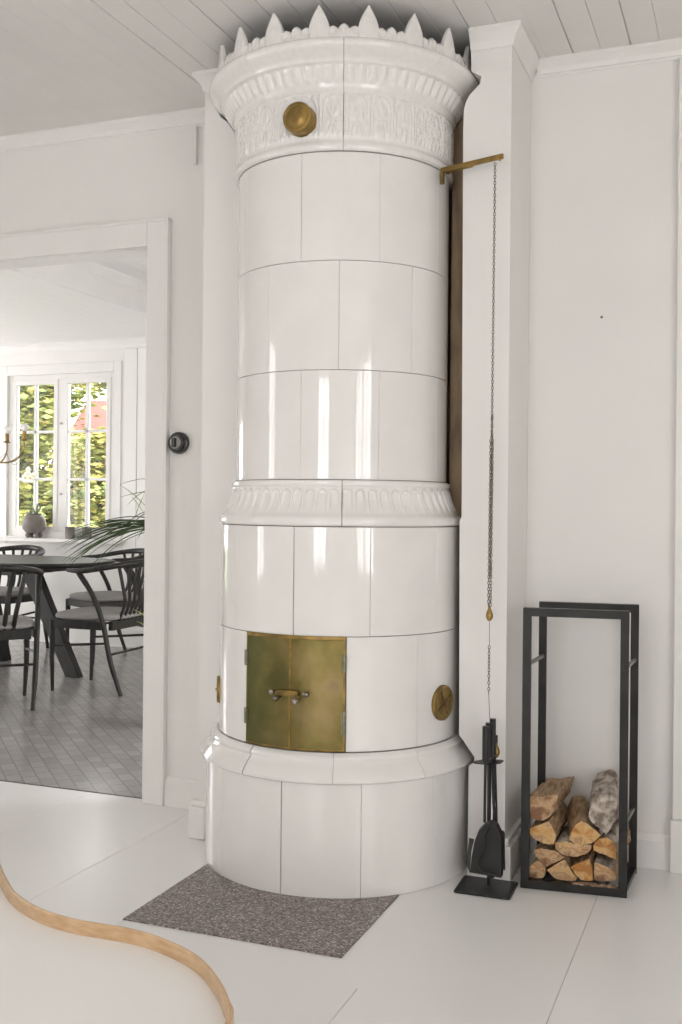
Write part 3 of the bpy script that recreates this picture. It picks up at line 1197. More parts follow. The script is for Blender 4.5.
ce = W(.4385, 3.067, 0)
cbot = W(.4345, 3.067, 0)
ch = MB()
zt, zm = LZ - .014, 1.30
mid = ce.lerp(cbot, .55)
chain_pts(ch, (ce.x, ce.y, zt), (mid.x, mid.y, zm))
chain_pts(ch, (mid.x - .003, mid.y, zm), (cbot.x - .0035, cbot.y, .815))
chain_pts(ch, (mid.x + .003, mid.y, zm), (cbot.x + .0030, cbot.y, .815), sway=.2)
chain_pts(ch, (mid.x, mid.y + .004, zm + .07), (cbot.x, cbot.y + .003, .90), sway=.4)
ch2 = MB()
ch2.tube([(cbot.x, cbot.y, .775), (cbot.x + .001, cbot.y, .70)], .0009, 6)
chain_pts(ch2, (cbot.x, cbot.y, .70), (cbot.x, cbot.y, .56), sway=.1)
ch2.tube([(cbot.x, cbot.y, .56), (cbot.x + .006, cbot.y + .002, .44)], .0009, 6)
cho = empty('damper_chain', (0, 0, 0))
cho.location = (ce.x, ce.y, zt)
tag(cho, 'thin dark damper chain with brass drop weights hanging from the brass lever', 'chain')


def reloc(o, parent, origin):
    o.parent = parent
    o.matrix_parent_inverse = Matrix.Identity(4)
    o.location = -Vector(origin)


reloc(ch.build('upper_chain', M['chain']), cho, cho.location)
reloc(ch2.build('lower_chain', M['chain']), cho, cho.location)
for (zc, sc, x_, y_) in ((.792, 1, cbot.x, cbot.y), (.396, .9, cbot.x + .024, cbot.y + .004)):
    wb_ = MB()
    wb_.lathe([(.0004, -.021 * sc), (.006 * sc, -.018 * sc), (.0105 * sc, -.008 * sc), (.010 * sc, .001 * sc), (.006 * sc, .012 * sc), (.003 * sc, .018 * sc), (.0045 * sc, .021 * sc), (.0004, .026 * sc)], 18, 0,
              Matrix.Translation((x_, y_, zc)))
    reloc(wb_.build('drop_weight', M['brass'], smooth=True), cho, cho.location)

# ------------------------------------------------------------------ hearth plate
hp = MB()
R2 = R_BASE + .004
X0, X1, Y0h, Y1h = -1.543, -.922, 2.397, 2.826


def arc_y(x):
    dx = x - SX
    return SY - math.sqrt(R2 * R2 - dx * dx) if abs(dx) < R2 else 99


poly = [(X0, Y0h), (X1, Y0h)]
N = 28
for k in range(N + 1):
    x = X1 + (X0 - X1) * k / N
    poly.append((x, min(arc_y(x), Y1h + .04)))
hp.prism(poly, .0005, .004)
tag(hp.build('hearth_plate', M['terrazzo']), 'speckled grey-brown stone hearth plate let into the floor before the tile stove', 'hearth plate')

# ------------------------------------------------------------------ rotary switch
sw = empty('rotary_light_switch', (-1.951, WY - .001, 1.327))
tag(sw, 'round black rotary light switch on the wall beside the doorway', 'light switch')
mt = Matrix.Rotation(PI / 2, 4, 'X')
MB().lathe([(.0405, 0), (.0405, .012), (.0385, .017), (.033, .019)], 48, 0, mt).build('base', M['switch'], sw, smooth=True)
MB().lathe([(.030, .018), (.030, .026), (.026, .034), (.0235, .035), (.0235, .032), (.0005, .032)], 48, 0, mt).build('cap', M['switch'], sw, smooth=True)
MB().lathe([(.0232, .0325), (.0225, .0350), (.0195, .0362), (.0005, .0365)], 40, 0, mt).build('face', M['switchface'], sw, smooth=True)
tg = MB()
tg.box(-.0065, .0065, -.052, -.034, -.017, .017)
tg.build('rotary_grip', M['switch'], sw, bevel=.003)

nl = MB()
nl.lathe([(.0012, 0), (.0012, .014), (.0042, .0145), (.0038, .016), (.0005, .0162)], 12, 0, Matrix.Rotation(PI / 2, 4, 'X'))
no = nl.build('wall_nail', M['chain'], smooth=True)
no.location = (-.443, WY - .0005, 1.700)
tag(no, 'small dark nail in the bare white wall above the firewood rack', 'nail')

# ------------------------------------------------------------------ log rack
RZ = rad(6.5)
rack_o = Vector((-.4815, 3.179, 0))
rack = empty('firewood_rack', rack_o, RZ)
tag(rack, 'tall black steel firewood rack of two open frames standing against the white wall', 'firewood rack')
RW, RD, RH, TB = .298, .242, .812, .0240
SKEW = .030    # the rear frame stands a little to the right of the front one
for (yy, nm) in ((-RD / 2, 'front_frame'), (RD / 2 - TB, 'rear_frame')):
    b = MB()
    # mitred frame as one ring
    def ringv(y, i):
        x, z0, z1 = RW / 2 - i, i, RH - i
        q = SKEW if nm == 'rear_frame' else 0
        return [(-x + q, y, z0), (x + q, y, z0), (x + q, y, z1), (-x + q, y, z1)]
    v = ringv(yy, 0) + ringv(yy, TB) + ringv(yy + TB, 0) + ringv(yy + TB, TB)
    f = []
    for k in range(4):
        k2 = (k + 1) % 4
        f += [(k, k2, 4 + k2, 4 + k), (8 + k, 12 + k, 12 + k2, 8 + k2), (k, 8 + k, 8 + k2, k2), (4 + k, 4 + k2, 12 + k2, 12 + k)]
    b.add(v, f)
    b.build(nm, M['rackblack'], rack, bevel=.0015)
for x in (-RW / 2 + TB / 2, RW / 2 - TB / 2):
    for z in (.645, .195, ):
        rb = MB()
        rb.tube([(x, -RD / 2 + TB - .001, z), (x + SKEW, RD / 2 - TB + .001, z)], .0062, 12)
        r_ = rb.build('cross_rod', M['rod'], rack, smooth=True)
        r_['label'] = 'bare steel rod between the frames'
        sb = MB()
        sb.lathe([(.0065, 0), (.0065, .0012), (.0045, .0022), (.0032, .0022), (.0030, .0008), (.0003, .0008)], 14, 0, Matrix.Translation((x, -RD / 2, z)) @ Matrix.Rotation(PI / 2, 4, 'X'))
        sb.build('bolt', M['rackblack'], rack, smooth=True)
    MB().prism([(x - .010, -RD / 2 + TB), (x + .010, -RD / 2 + TB), (x + .010 + SKEW, RD / 2 - TB), (x - .010 + SKEW, RD / 2 - TB)], .004, .018).build('bottom_rail', M['rackblack'], rack)
for x in (-.09, -.03, .03, .09):
    MB().tube([(x, -RD / 2 + TB - .001, .0175), (x + SKEW, RD / 2 - TB + .001, .0175)], .0045, 8).build('bottom_rod', M['rackblack'], rack, smooth=True)

# ------------------------------------------------------------------ firewood: end outlines traced in the photo's plane of the front frame
# each: outline (zoomed px of the region), front y offset, length, swing (x drift at the back), lift at back, kind, label
ZO = (510, 760, 5.246)


def px_rack(x, y):
    """a point of the front frame's plane (world) from picture coordinates"""
    X = ZO[0] + x / ZO[2]
    Yp = ZO[1] + y / ZO[2]
    u = ((X - 341) + .0095 * (Yp - 512)) / FPX
    v = ((Yp - 512) - .0095 * (X - 341) + 5.3) / FPX
    d = 3.020 + .0 * u
    return u * d, d, CAM_H - v * d


LOGS = [
    ('H', [(92, 612), (98, 572), (118, 545), (146, 527), (172, 545), (184, 565), (186, 592), (176, 618), (130, 622)], 0, .25, 0, 0, 0,
     'short quarter split log in the bottom left corner of the firewood rack'),
    ('I', [(195, 577), (232, 552), (285, 522), (300, 545), (322, 582), (352, 620), (345, 632), (296, 637), (240, 622), (212, 600)], .004, .25, 0, 0, 0,
     'triangular split log, second from left in the bottom row'),
    ('J', [(318, 562), (352, 545), (412, 520), (424, 548), (434, 590), (436, 632), (400, 634), (372, 628), (344, 602)], 0, .25, 0, 0, 0,
     'fan shaped split log, third from left in the bottom row'),
    ('K', [(442, 538), (470, 545), (515, 562), (545, 590), (556, 612), (556, 634), (500, 636), (446, 632), (441, 590)], .002, .25, 0, 0, 1,
     'orange split log with bark on top in the bottom right corner'),
    ('G', [(127, 472), (150, 465), (195, 468), (250, 482), (288, 512), (250, 530), (215, 548), (184, 563), (165, 548), (150, 522), (132, 498)], .006, .25, 0, 0, 0,
     'orange wedge of firewood lying above the bottom left log'),
    ('C', [(238, 435), (258, 428), (300, 428), (360, 440), (428, 446), (424, 470), (404, 492), (350, 508), (300, 503), (262, 488), (240, 462)], .0, .25, 0, 0, 1,
     'flat round-bellied log in the middle of the stack with pale end'),
    ('F', [(436, 455), (446, 430), (468, 414), (508, 407), (532, 422), (548, 445), (556, 480), (560, 522), (530, 512), (500, 497), (462, 486), (440, 474)], .004, .25, .030, .0, 1,
     'orange wedge with mossy white spots above the bottom right log'),
    ('B', [(96, 372), (108, 356), (140, 345), (204, 322), (222, 352), (242, 392), (238, 425), (226, 443), (190, 440), (160, 432), (118, 404), (100, 388)], .0, .25, .0, .0, 0,
     'orange split log under the topmost left log'),
    ('D', [(312, 408), (326, 372), (346, 338), (374, 322), (400, 330), (440, 362), (476, 396), (456, 418), (428, 436), (390, 444), (366, 445), (330, 432), (314, 420)], .0, .25, -.05, .012, 0,
     'orange fan shaped log leaning in the middle under the grey bark log'),
    ('A', [(85, 198), (120, 188), (165, 196), (210, 185), (252, 180), (248, 210), (234, 240), (226, 280), (205, 300), (172, 318), (135, 314), (112, 304), (96, 280), (90, 240)], .0, .235, .012, .0, 0,
     'topmost left log with a broad pale split face'),
    ('E', [(412, 282), (422, 240), (440, 210), (468, 188), (505, 175), (552, 190), (566, 220), (564, 262), (556, 310), (532, 352), (500, 390), (478, 372), (452, 346), (424, 318)], .0, .25, -.028, .012, 2,
     'grey log with white peeling bark leaning at the top right'),
]


def make_log(code, outl, dy, L, swing, lift, kind, label):
    swing += L * math.tan(RZ)
    pts = [px_rack(x, y) for x, y in outl]
    l0 = sum(p[0] for p in pts) / len(pts)
    z0 = sum(p[2] for p in pts) / len(pts)
    # rack-plane coordinates: lateral runs along the rack's own x after undoing the view angle
    rnd = random.Random(ord(code))
    # resample outline finer
    m = []
    nn = len(pts)
    for i in range(nn):
        a, b = pts[i], pts[(i + 1) % nn]
        for k in range(3):
            t = k / 3
            m.append((a[0] + (b[0] - a[0]) * t, a[2] + (b[2] - a[2]) * t))
    base = []
    yfront = -RD / 2 + TB + .0035 + dy
    ang = RZ
    # plane of log ends in world: passes rack front, direction of rack x
    o = rack_o + Vector((-math.sin(ang) * yfront, math.cos(ang) * yfront, 0))
    dx = Vector((math.cos(ang), math.sin(ang), 0))
    nn_ = Vector((-math.sin(ang), math.cos(ang), 0))
    for (l, z) in m:
        # ray from the eye through (l, z) at depth 3.02 onto the plane of the log ends
        ray = W(l, 3.020, z) - Vector((0, 0, CAM_H))
        s = o.dot(nn_) / ray.dot(nn_)
        p = Vector((0, 0, CAM_H)) + ray * s
        base.append(((p - o).dot(dx), p.z))
    cx = sum(p[0] for p in base) / len(base)
    cz = sum(p[1] for p in base) / len(base)
    secs = 9
    b = MB()
    v = []
    n = len(base)
    for j in range(secs):
        t = j / (secs - 1)
        sc = 1 - .05 * t
        for i, (x, z) in enumerate(base):
            jit = .0015 if 0 < j else .0006
            if kind == 2: jit = .003
            wob = math.sin(i * 1.7 + t * 5 + ord(code)) * .0018 * (1 if j else 0)
            px = cx + (x - cx) * (sc + wob * 4) + swing * t + rnd.uniform(-jit, jit)
            pz = cz + (z - cz) * (sc + wob * 4) + lift * t + rnd.uniform(-jit, jit)
            py = L * t + (rnd.uniform(-.002, .002) if j == 0 else 0)
            v.append((px - cx, py, max(pz, .0235) - cz))
    f, mi = [], []
    b.add(v, [])
    v0c = len(b.v)
    b.v.append((0, -.001, 0)); b.v.append((swing, L, lift))
    for i in range(n):
        i2 = (i + 1) % n
        b.f.append((i2, i, v0c)); b.mi.append(0 if kind != 2 else 1)
        k_ = (secs - 1) * n
        b.f.append((k_ + i, k_ + i2, v0c + 1)); b.mi.append(0)
    # bark runs along part of the outline
    for j in range(secs - 1):
        for i in range(n):
            i2 = (i + 1) % n
            zc = (base[i][1] + base[i2][1]) / 2 - cz
            bark = (kind == 2) or (kind == 1 and zc > .3 * max(p[1] - cz for p in base)) or (kind == 0 and (i / n) > .74)
            b.f.append((j * n + i, j * n + i2, (j + 1) * n + i2, (j + 1) * n + i)); b.mi.append(2 if bark else 1)
    ob = b.build('firewood_log', [M['logend'], M['logside'], M['logbark']], None, smooth=True, auto=28)
    if kind == 2:
        ob.data.materials[1] = M['logbark']
    w_ = o + dx * cx
    ob.location = (w_.x, w_.y, cz)
    ob.rotation_euler = (0, 0, ang)
    tag(ob, label, 'firewood', 'split logs stacked in the firewood rack')


for L_ in LOGS: make_log(*L_)
# crumbs of bark on the front bar
cb = MB()
for k in range(150):
    x = random.uniform(.0, .122)
    y = -RD / 2 + TB - random.uniform(.001, .020)
    s = random.uniform(.0012, .0034)
    z = TB + s * .4
    mm = Matrix.Translation((x, y, z)) @ Matrix.Rotation(random.uniform(0, 3), 4, 'Z') @ Matrix.Rotation(random.uniform(-.5, .5), 4, 'X')
    cb.box(-s * 1.6, s * 1.6, -s * .7, s * .7, -s * .4, s * .4, 0, mm)
co = cb.build('bark_crumbs', M['chips'])
co.location = rack_o
co.rotation_euler = (0, 0, RZ)
tag(co, 'pale bark crumbs scattered on the bottom bar of the firewood rack', 'bark crumbs', kind='stuff')

# ------------------------------------------------------------------ fireside tools
TO = Vector((-.706, 2.998, 0))
stand = empty('fireside_tool_stand', TO, rad(1.5))
tag(stand, 'low black metal fireside tool stand with square foot beside the tile stove', 'tool stand')


def rrect(hx, hy, r, n=5):
    out = []
    for cx_, cy_, a0 in ((hx - r, hy - r, 0), (-hx + r, hy - r, 90), (-hx + r, -hy + r, 180), (hx - r, -hy + r, 270)):
        for k in range(n + 1):
            a = rad(a0 + 90 * k / n)
            out.append((cx_ + r * math.cos(a), cy_ + r * math.sin(a)))
    return out


MB().prism(rrect(.081, .070, .009), .0005, .007).build('foot_plate', M['black'], stand, bevel=.0015)
pl = MB()
pl.tube([(.004, .012, .006), (.004, .012, .372)], .0052, 12)
pl.build('post', M['black'], stand, smooth=True)
hb = MB()
hb.prism([(-.036, -.030), (-.028, -.036), (.010, -.036), (.040, -.006), (.043, .022), (.036, .030), (-.006, .026), (-.034, -.010)], .366, .3695)
hp_ = hb.build('tool_holder_plate', M['black'], stand, bevel=.0008)


def tool_pos(x, y): return TO + Vector((x, y, 0))


# shovel: rod + pan
sh = empty('fireside_shovel', tool_pos(.004, -.042))
tag(sh, 'black fireside shovel with a broad round-topped pan, hanging at the front of the tool stand', 'shovel')
hd = MB().tube([(0, .0, .375), (0, .0, .478)], .0098, 16)
hd.build('handle', M['black'], sh, smooth=True, bevel=.001)
MB().tube(smooth_path([(0, 0, .378), (0, -.001, .30), (0, -.003, .205)], 4), .0042, 10).build('rod', M['black'], sh, smooth=True)
pan = MB()
ol = [(-.040, .058), (-.036, .10), (-.028, .145), (-.016, .178), (.0, .198), (.018, .208), (.036, .200), (.048, .175), (.050, .13), (.050, .055)]
rows_ = []
n = len(ol)
v = [(x, -.008, z) for x, z in ol] + [(x, -.0095, z) for x, z in ol]
pan.add(v, [tuple(range(n)), tuple(range(2 * n - 1, n - 1, -1))] + [(i, i + 1, n + i + 1, n + i) for i in range(n - 1)])
# raised rims turned away from the room, and the side wing at the left
rim = [(x, z) for x, z in ol]
v = [(x, -.0095, z) for x, z in rim] + [(x * 1.06 - .002, .014, z * 1.0 + .002) for x, z in rim]
pan.add(v, [(i, i + 1, n + i + 1, n + i) for i in range(n - 1)])
pan.add([(-.040, -.0095, .056), (-.036, -.0095, .12), (-.056, .010, .075), (-.048, .012, .15), (-.028, -.0095, .155)], [(0, 1, 3, 2), (1, 4, 3)])
pan.build('pan', M['black'], sh, smooth=True, auto=20)
pr = MB()
pr.tube(smooth_path([(.022, -.012, .195), (.010, -.014, .185), (.002, -.0145, .165), (.006, -.0145, .145), (.002, -.0145, .120), (-.010, -.0145, .100), (-.012, -.0145, .082), (.002, -.0145, .068), (.036, -.0145, .062)], 6), .0032, 8)
pr.build('stiffening_bead', M['rackblack'], sh, smooth=True)

pk = empty('fireside_poker', tool_pos(.006, -.014))
tag(pk, 'thin black fireside poker hanging behind the shovel on the tool stand', 'poker')
MB().tube([(0, 0, .382), (0, 0, .482)], .0095, 16).build('handle', M['black'], pk, smooth=True)
MB().tube(smooth_path([(0, 0, .385), (.001, 0, .25), (.002, .002, .10), (.006, .004, .045), (.016, .004, .040), (.020, .004, .055)], 5), .0040, 10).build('rod', M['black'], pk, smooth=True)
bh = empty('fireside_brush', tool_pos(.018, .004))
tag(bh, 'black fireside brush hanging at the right of the tool stand behind the shovel', 'brush')
MB().tube([(-.004, 0, .388), (-.004, 0, .492)], .0088, 16).build('handle', M['black'], bh, smooth=True)
MB().tube(smooth_path([(-.004, 0, .39), (0, .0, .25), (.014, .0, .16)], 5), .0040, 10).build('rod', M['black'], bh, smooth=True)
MB().lathe([(.0005, .172), (.010, .170), (.0125, .160), (.0125, .140), (.011, .136)], 18, 0, Matrix.Translation((.022, 0, 0))).build('ferrule', M['black'], bh, smooth=True)
br_ = MB()
for k in range(90):
    a, r = random.uniform(0, 2 * PI), .011 * math.sqrt(random.random())
    x, y = .022 + r * math.cos(a), r * math.sin(a)
    br_.tube([(x, y, .140), (.022 + (x - .022) * 1.25, y * 1.25, .058 + random.uniform(0, .004))], .0009, 4)
tag(br_.build('bristles', M['black'], bh), kind='stuff')
tn = empty('fireside_tongs', tool_pos(.018, .026))
tag(tn, 'slim black log tongs, rearmost of the tools on the fireside tool stand', 'tongs')
MB().tube([(-.002, .0, .375), (-.002, .0, .44)], .0075, 14).build('handle', M['black'], tn, smooth=True)
for s in (-1, 1):
    MB().tube(smooth_path([(-.002, 0, .38), (s * .003, .0, .25), (s * .006, 0, .12), (s * .002, 0, .03)], 5), .0030, 8).build('arm', M['black'], tn, smooth=True)

# ------------------------------------------------------------------ foreground table with bentwood rim
TH = .50


def ground(x, y, z):
    u = ((x - 341) + .0095 * (y - 512)) / FPX
    v = ((y - 512) - .0095 * (x - 341) + 5.3) / FPX
    d = (CAM_H - z) / v
    return W(u * d, d, z)


rimpx = [(-22, 836), (-12, 852), (-6, 868), (-1, 883), (4, 893), (10, 903), (23, 914), (44, 925), (73, 933.6), (103, 939), (128, 943.5), (154, 951), (183, 964), (202, 978), (216, 997), (224, 1015), (226, 1035)]
inner = [ground(x, y, TH) for x, y in rimpx]
# continue out of the picture into a closed free-form top
c0 = inner[-1]
rest = [c0 + Vector((.02, -.12, 0)), c0 + Vector((-.05, -.26, 0)), c0 + Vector((-.25, -.34, 0)), c0 + Vector((-.50, -.30, 0)), c0 + Vector((-.75, -.16, 0)),
        c0 + Vector((-.88, .05, 0)), c0 + Vector((-.84, .25, 0)), inner[0] + Vector((-.08, .02, 0))]
ctrl = inner + rest
loop = smooth_path(ctrl + [ctrl[0]], 6)[:-1]
cen = sum((p for p in loop), Vector()) / len(loop)
table = empty('coffee_table', (cen.x, cen.y, 0))
tag(table, 'free-form white table top edged by a wavy pale bentwood rim in the left foreground', 'table')
tp = MB()
tp.prism([(p.x - cen.x, p.y - cen.y) for p in loop], TH - .02, TH)
tp.build('table_top', M['tabletop'], table)
rm = MB()
n = len(loop)
v = []
RHH, RT = .0195, .0065
for i, p in enumerate(loop):
    t = (loop[(i + 1) % n] - loop[i - 1]).normalized()
    nr = Vector((t.y, -t.x, 0))
    if nr.dot(p - cen) < 0 and False: nr = -nr
    # outward side
    sgn = 1
    for (o_, z) in ((.0004, -.024), (.0004, RHH - .002), (.002, RHH), (RT - .002, RHH), (RT, RHH - .002), (RT, -.024)):
        q = p - nr * o_ - cen
        v.append((q.x, q.y, TH + z))
f = []
for i in range(n):
    j = (i + 1) % n
    for k in range(6):
        k2 = (k + 1) % 6
        f.append((i * 6 + k, i * 6 + k2, j * 6 + k2, j * 6 + k))
rm.add(v, f)
rmo = rm.build('bentwood_rim', M['bent'], table, smooth=True, auto=35)
rmo['label'] = 'pale bent beech rim'
for (x, y) in ((-.22, .10), (.20, .06), (-.10, -.25), (.22, -.22)):
    MB().tube([(x, y, TH - .02), (x * 1.12, y * 1.12, .0005)], [.018, .012], 14).build('leg', M['bent'], table, smooth=True)

# ------------------------------------------------------------------ dining room: window on the far wall
wa, wbx, wz0, wz1 = DWIN_BACK
win = empty('window_1', (wx, DYF + .04, wz0))
struct(win)


def wpart(name, b, m, bevel=0):
    o = b.build(name, m, None, bevel=bevel)
    o.parent = win
    o.location = -win.location
    return o


b = MB()
fy0, fy1 = DYF + .02, DYF + .085
b.box(wa, wa + .04, fy0, fy1, wz0, wz1); b.box(wbx - .04, wbx, fy0, fy1, wz0, wz1)
b.box(wa + .04, wbx - .04, fy0, fy1, wz0, wz0 + .04); b.box(wa + .04, wbx - .04, fy0, fy1, wz1 - .04, wz1)
b.box(wx - .028, wx + .028, fy0, fy1, wz0 + .04, wz1 - .04)
wpart('window_frame', b, M['trim'], .003)
for (s0, s1) in ((wa + .04, wx - .028), (wx + .028, wbx - .04)):
    b = MB()
    y0, y1 = DYF + .012, DYF + .05
    st = .038
    z0, z1 = wz0 + .04, wz1 - .04
    b.box(s0, s0 + st, y0, y1, z0, z1); b.box(s1 - st, s1, y0, y1, z0, z1)
    b.box(s0 + st, s1 - st, y0, y1, z0, z0 + st); b.box(s0 + st, s1 - st, y0, y1, z1 - st, z1)
    mx_ = (s0 + s1) / 2
    b.box(mx_ - .012, mx_ + .012, y0 + .004, y1 - .004, z0 + st, z1 - st)
    for k in (1, 2):
        zc = z0 + st + (z1 - z0 - 2 * st) * k / 3
        b.box(s0 + st, s1 - st, y0 + .004, y1 - .004, zc - .011, zc + .011)
    so = wpart('window_sash', b, M['trim'], .002)
    g = MB().box(s0 + st, s1 - st, DYF + .028, DYF + .031, z0 + st, z1 - st)
    go = g.build('window_pane', M['glass'], so)
b = MB()
for z in (.24, .80):
    b.lathe([(.006, 0), (.006, .012), (.010, .015), (.010, .022), (.0005, .025)], 12, 0, Matrix.Translation((wx + .012, DYF + .02, wz0 + .1 + z)) @ Matrix.Rotation(PI / 2, 4, 'X'))
wpart('window_catch', b, M['steel'])
b = MB()
b.box(wa - .07, wa, DYF - .009, DYF - .001, wz0 - .06, wz1 + .08); b.box(wbx, wbx + .07, DYF - .009, DYF - .001, wz0 - .06, wz1 + .08)
b.box(wa, wbx, DYF - .009, DYF - .001, wz1, wz1 + .08)
struct(b.build('trim_window_casing', M['trim'], bevel=.003))
b = MB()
SILLZ = wz0 - .012
b.box(wa - .10, wbx + .10, DYF - .16, DYF + .018, SILLZ - .028, SILLZ)
struct(b.build('trim_window_sill', M['trim'], bevel=.006))
# upright board panels between window and corner
b = MB()
for k in range(12):
    x0 = wbx + .10 + k * .12
    b.box(x0, x0 + .114, DYF - .014, DYF - .001, .165, DZ1 - .075)
struct(b.build('trim_far_wall_boards', M['boards'], bevel=.003))


# ------------------------------------------------------------------ things on the sill
def sill_pt(x, d_off=.075):
    """world x on the sill for a picture column"""
    Yw = DYF - d_off
    u = ((x - 341) + .0095 * 15) / FPX
    d = Yw / (SYA * u + CYA)
    return CYA * u * d - SYA * d, Yw


px_, py_ = sill_pt(34)
pot = empty('footed_planter', (px_, py_, SILLZ))
tag(pot, 'round grey stoneware planter on ball feet, left of the window sill pots', 'planter')
MB().lathe([(.02, .035), (.06, .042), (.088, .075), (.094, .115), (.085, .155), (.064, .182), (.058, .186), (.064, .192), (.060, .196), (.050, .192), (.048, .16)], 36).build('pot_body', M['ceramic'], pot, smooth=True)
for k in range(4):
    a = rad(45 + 90 * k) + .2
    MB().ball((.048 * math.cos(a), .048 * math.sin(a), .0225), .022).build('ball_foot', M['ceramic'], pot, smooth=True)
MB().lathe([(.049, .180), (.0005, .184)], 24).build('soil', M['soil'], pot)


def blade(b, base, tip, w, sag=.0, n=8, side=None, up=0.0):
    """a leaf blade: thin solid with a folded midrib"""
    base, tip = Vector(base), Vector(tip)
    d = tip - base
    sd_ = side if side else d.cross(Vector((0, 0, 1))).normalized()
    v, f = [], []
    for i in range(n + 1):
        t = i / n
        c_ = base + d * t + Vector((0, 0, 4 * t * (1 - t) * up - sag * t * t))
        ww = w * (math.sin(PI * (.12 + .88 * t)) ** .7 if t < 1 else .02)
        nn = Vector((0, 0, 1)) if abs(d.normalized().z) < .8 else Vector((0, -1, 0))
        v += [c_ - sd_ * ww + nn * ww * .25, c_, c_ + sd_ * ww + nn * ww * .25, c_ - nn * .0012]
    for i in range(n):
        for j in range(4):
            j2 = (j + 1) % 4
            f.append((i * 4 + j, i * 4 + j2, (i + 1) * 4 + j2, (i + 1) * 4 + j))
    b.add(v, f)


al_ = empty('aloe_plant', (px_ + .02, py_, SILLZ + .184))
tag(al_, 'small green aloe growing in the footed grey planter', 'plant')
for (dx, dz, w) in ((.03, .11, .010), (.07, .09, .010), (-.02, .06, .011), (.045, .06, .012), (-.05, .05, .011)):
    b = MB()
    blade(b, (0, 0, -.002), (dx, -.01, dz), w, side=Vector((1, 0, -.4)).normalized())
    b.build('leaf', M['succulent'], al_, smooth=True)
orc = empty('orchid_plant', (px_ - .03, py_ + .01, SILLZ + .184))
tag(orc, 'white flowering orchid on a thin stem rising from the footed grey planter', 'plant')
MB().tube(smooth_path([(0, 0, -.002), (-.004, 0, .12), (-.002, 0, .24), (-.03, 0, .30), (-.07, -.01, .30)], 6), .0028, 6).build('stem', M['stem'], orc, smooth=True)
for (x, z, s) in ((-.008, .29, .038), (-.055, .295, .040), (-.035, .32, .034), (.02, .31, .030), (-.03, .36, .026)):
    b = MB()
    for k in range(5):
        a = 2 * PI * k / 5 + .3
        b.ball((x + s * .55 * math.cos(a), -.008, z + s * .55 * math.sin(a)), s * .5, 10, (1, .25, 1))
    b.ball((x, -.016, z), s * .22, 8, (1, .6, 1), 1)
    b.build('flower', [M['petal'], M['pollen']], orc, smooth=True)
b = MB()
blade(b, (0, 0, -.002), (-.055, 0, .03), .016)
blade(b, (0, 0, -.002), (.05, .01, .02), .016)
b.build('leaf', M['succulent'], orc, smooth=True)
for xpx, lab in ((70, 'small grey cylinder pot on the sill below the window mullion'), (87, 'small grey cylinder pot, rightmost on the window sill')):
    x_, y_ = sill_pt(xpx, .06)
    p = empty('plant_pot', (x_, y_, SILLZ))
    tag(p, lab, 'pot', 'small grey pots on the window sill')
    MB().lathe([(.033, .0005), (.036, .003), (.038, .088), (.040, .092), (.038, .094), (.034, .092), (.033, .070)], 28).build('pot_body', M['ceramic'], p, smooth=True)
    MB().lathe([(.0335, .078), (.0005, .080)], 20).build('soil', M['soil'], p)

# ------------------------------------------------------------------ dining table
dt = empty('dining_table', (-4.88, 5.66, -.002))
tag(dt, 'long dark-stained dining table with rounded ends and splayed legs in the next room', 'table')
a_, b2 = 1.06, .50
poly = []
for k in range(72):
    t = 2 * PI * k / 72
    c_, s_ = math.cos(t), math.sin(t)
    poly.append((a_ * math.copysign(abs(c_) ** .75, c_), b2 * math.copysign(abs(s_) ** .75, s_)))
b = MB()
n = 72
lv_ = [(.93, .700), (.985, .712), (1.0, .724), (1.0, .734), (.995, .738)]
v = []
for s, z in lv_: v += [(x * s, y * s, z) for x, y in poly]
f = [tuple(range(n - 1, -1, -1)), tuple(range(4 * n, 5 * n))]
for i in range(4):
    for k in range(n):
        k2 = (k + 1) % n
        f.append((i * n + k, i * n + k2, (i + 1) * n + k2, (i + 1) * n + k))
b.add(v, f)
b.build('table_top', M['charcoal'], dt, smooth=True)
b = MB()
b.box(-.66, .66, -.05, .05, .66, .70)
b.box(-.70, -.62, -.30, .30, .655, .70); b.box(.52, .60, -.30, .30, .655, .70)
b.build('underframe', M['charcoal'], dt, bevel=.004)
for (ux, uy, t0, t1) in ((1, 0, .50, .86), (-1, 0, .50, .86), (0, -1, .16, .38), (0, 1, .16, .38)):
    b = MB()
    v = []
    for (r_, z, h1, h2) in ((t0, .700, .060, .035), (t1, .0, .052, .028)):
        for (q, w_) in ((-h1, -h2), (h1, -h2), (h1, h2), (-h1, h2)):
            v.append((ux * (r_ + q) - uy * w_, uy * (r_ + q) + ux * w_, z))
    b.add(v, [(0, 1, 2, 3), (7, 6, 5, 4), (0, 4, 5, 1), (1, 5, 6, 2), (2, 6, 7, 3), (3, 7, 4, 0)])
    b.build('leg', M['charcoal'], dt, bevel=.005)


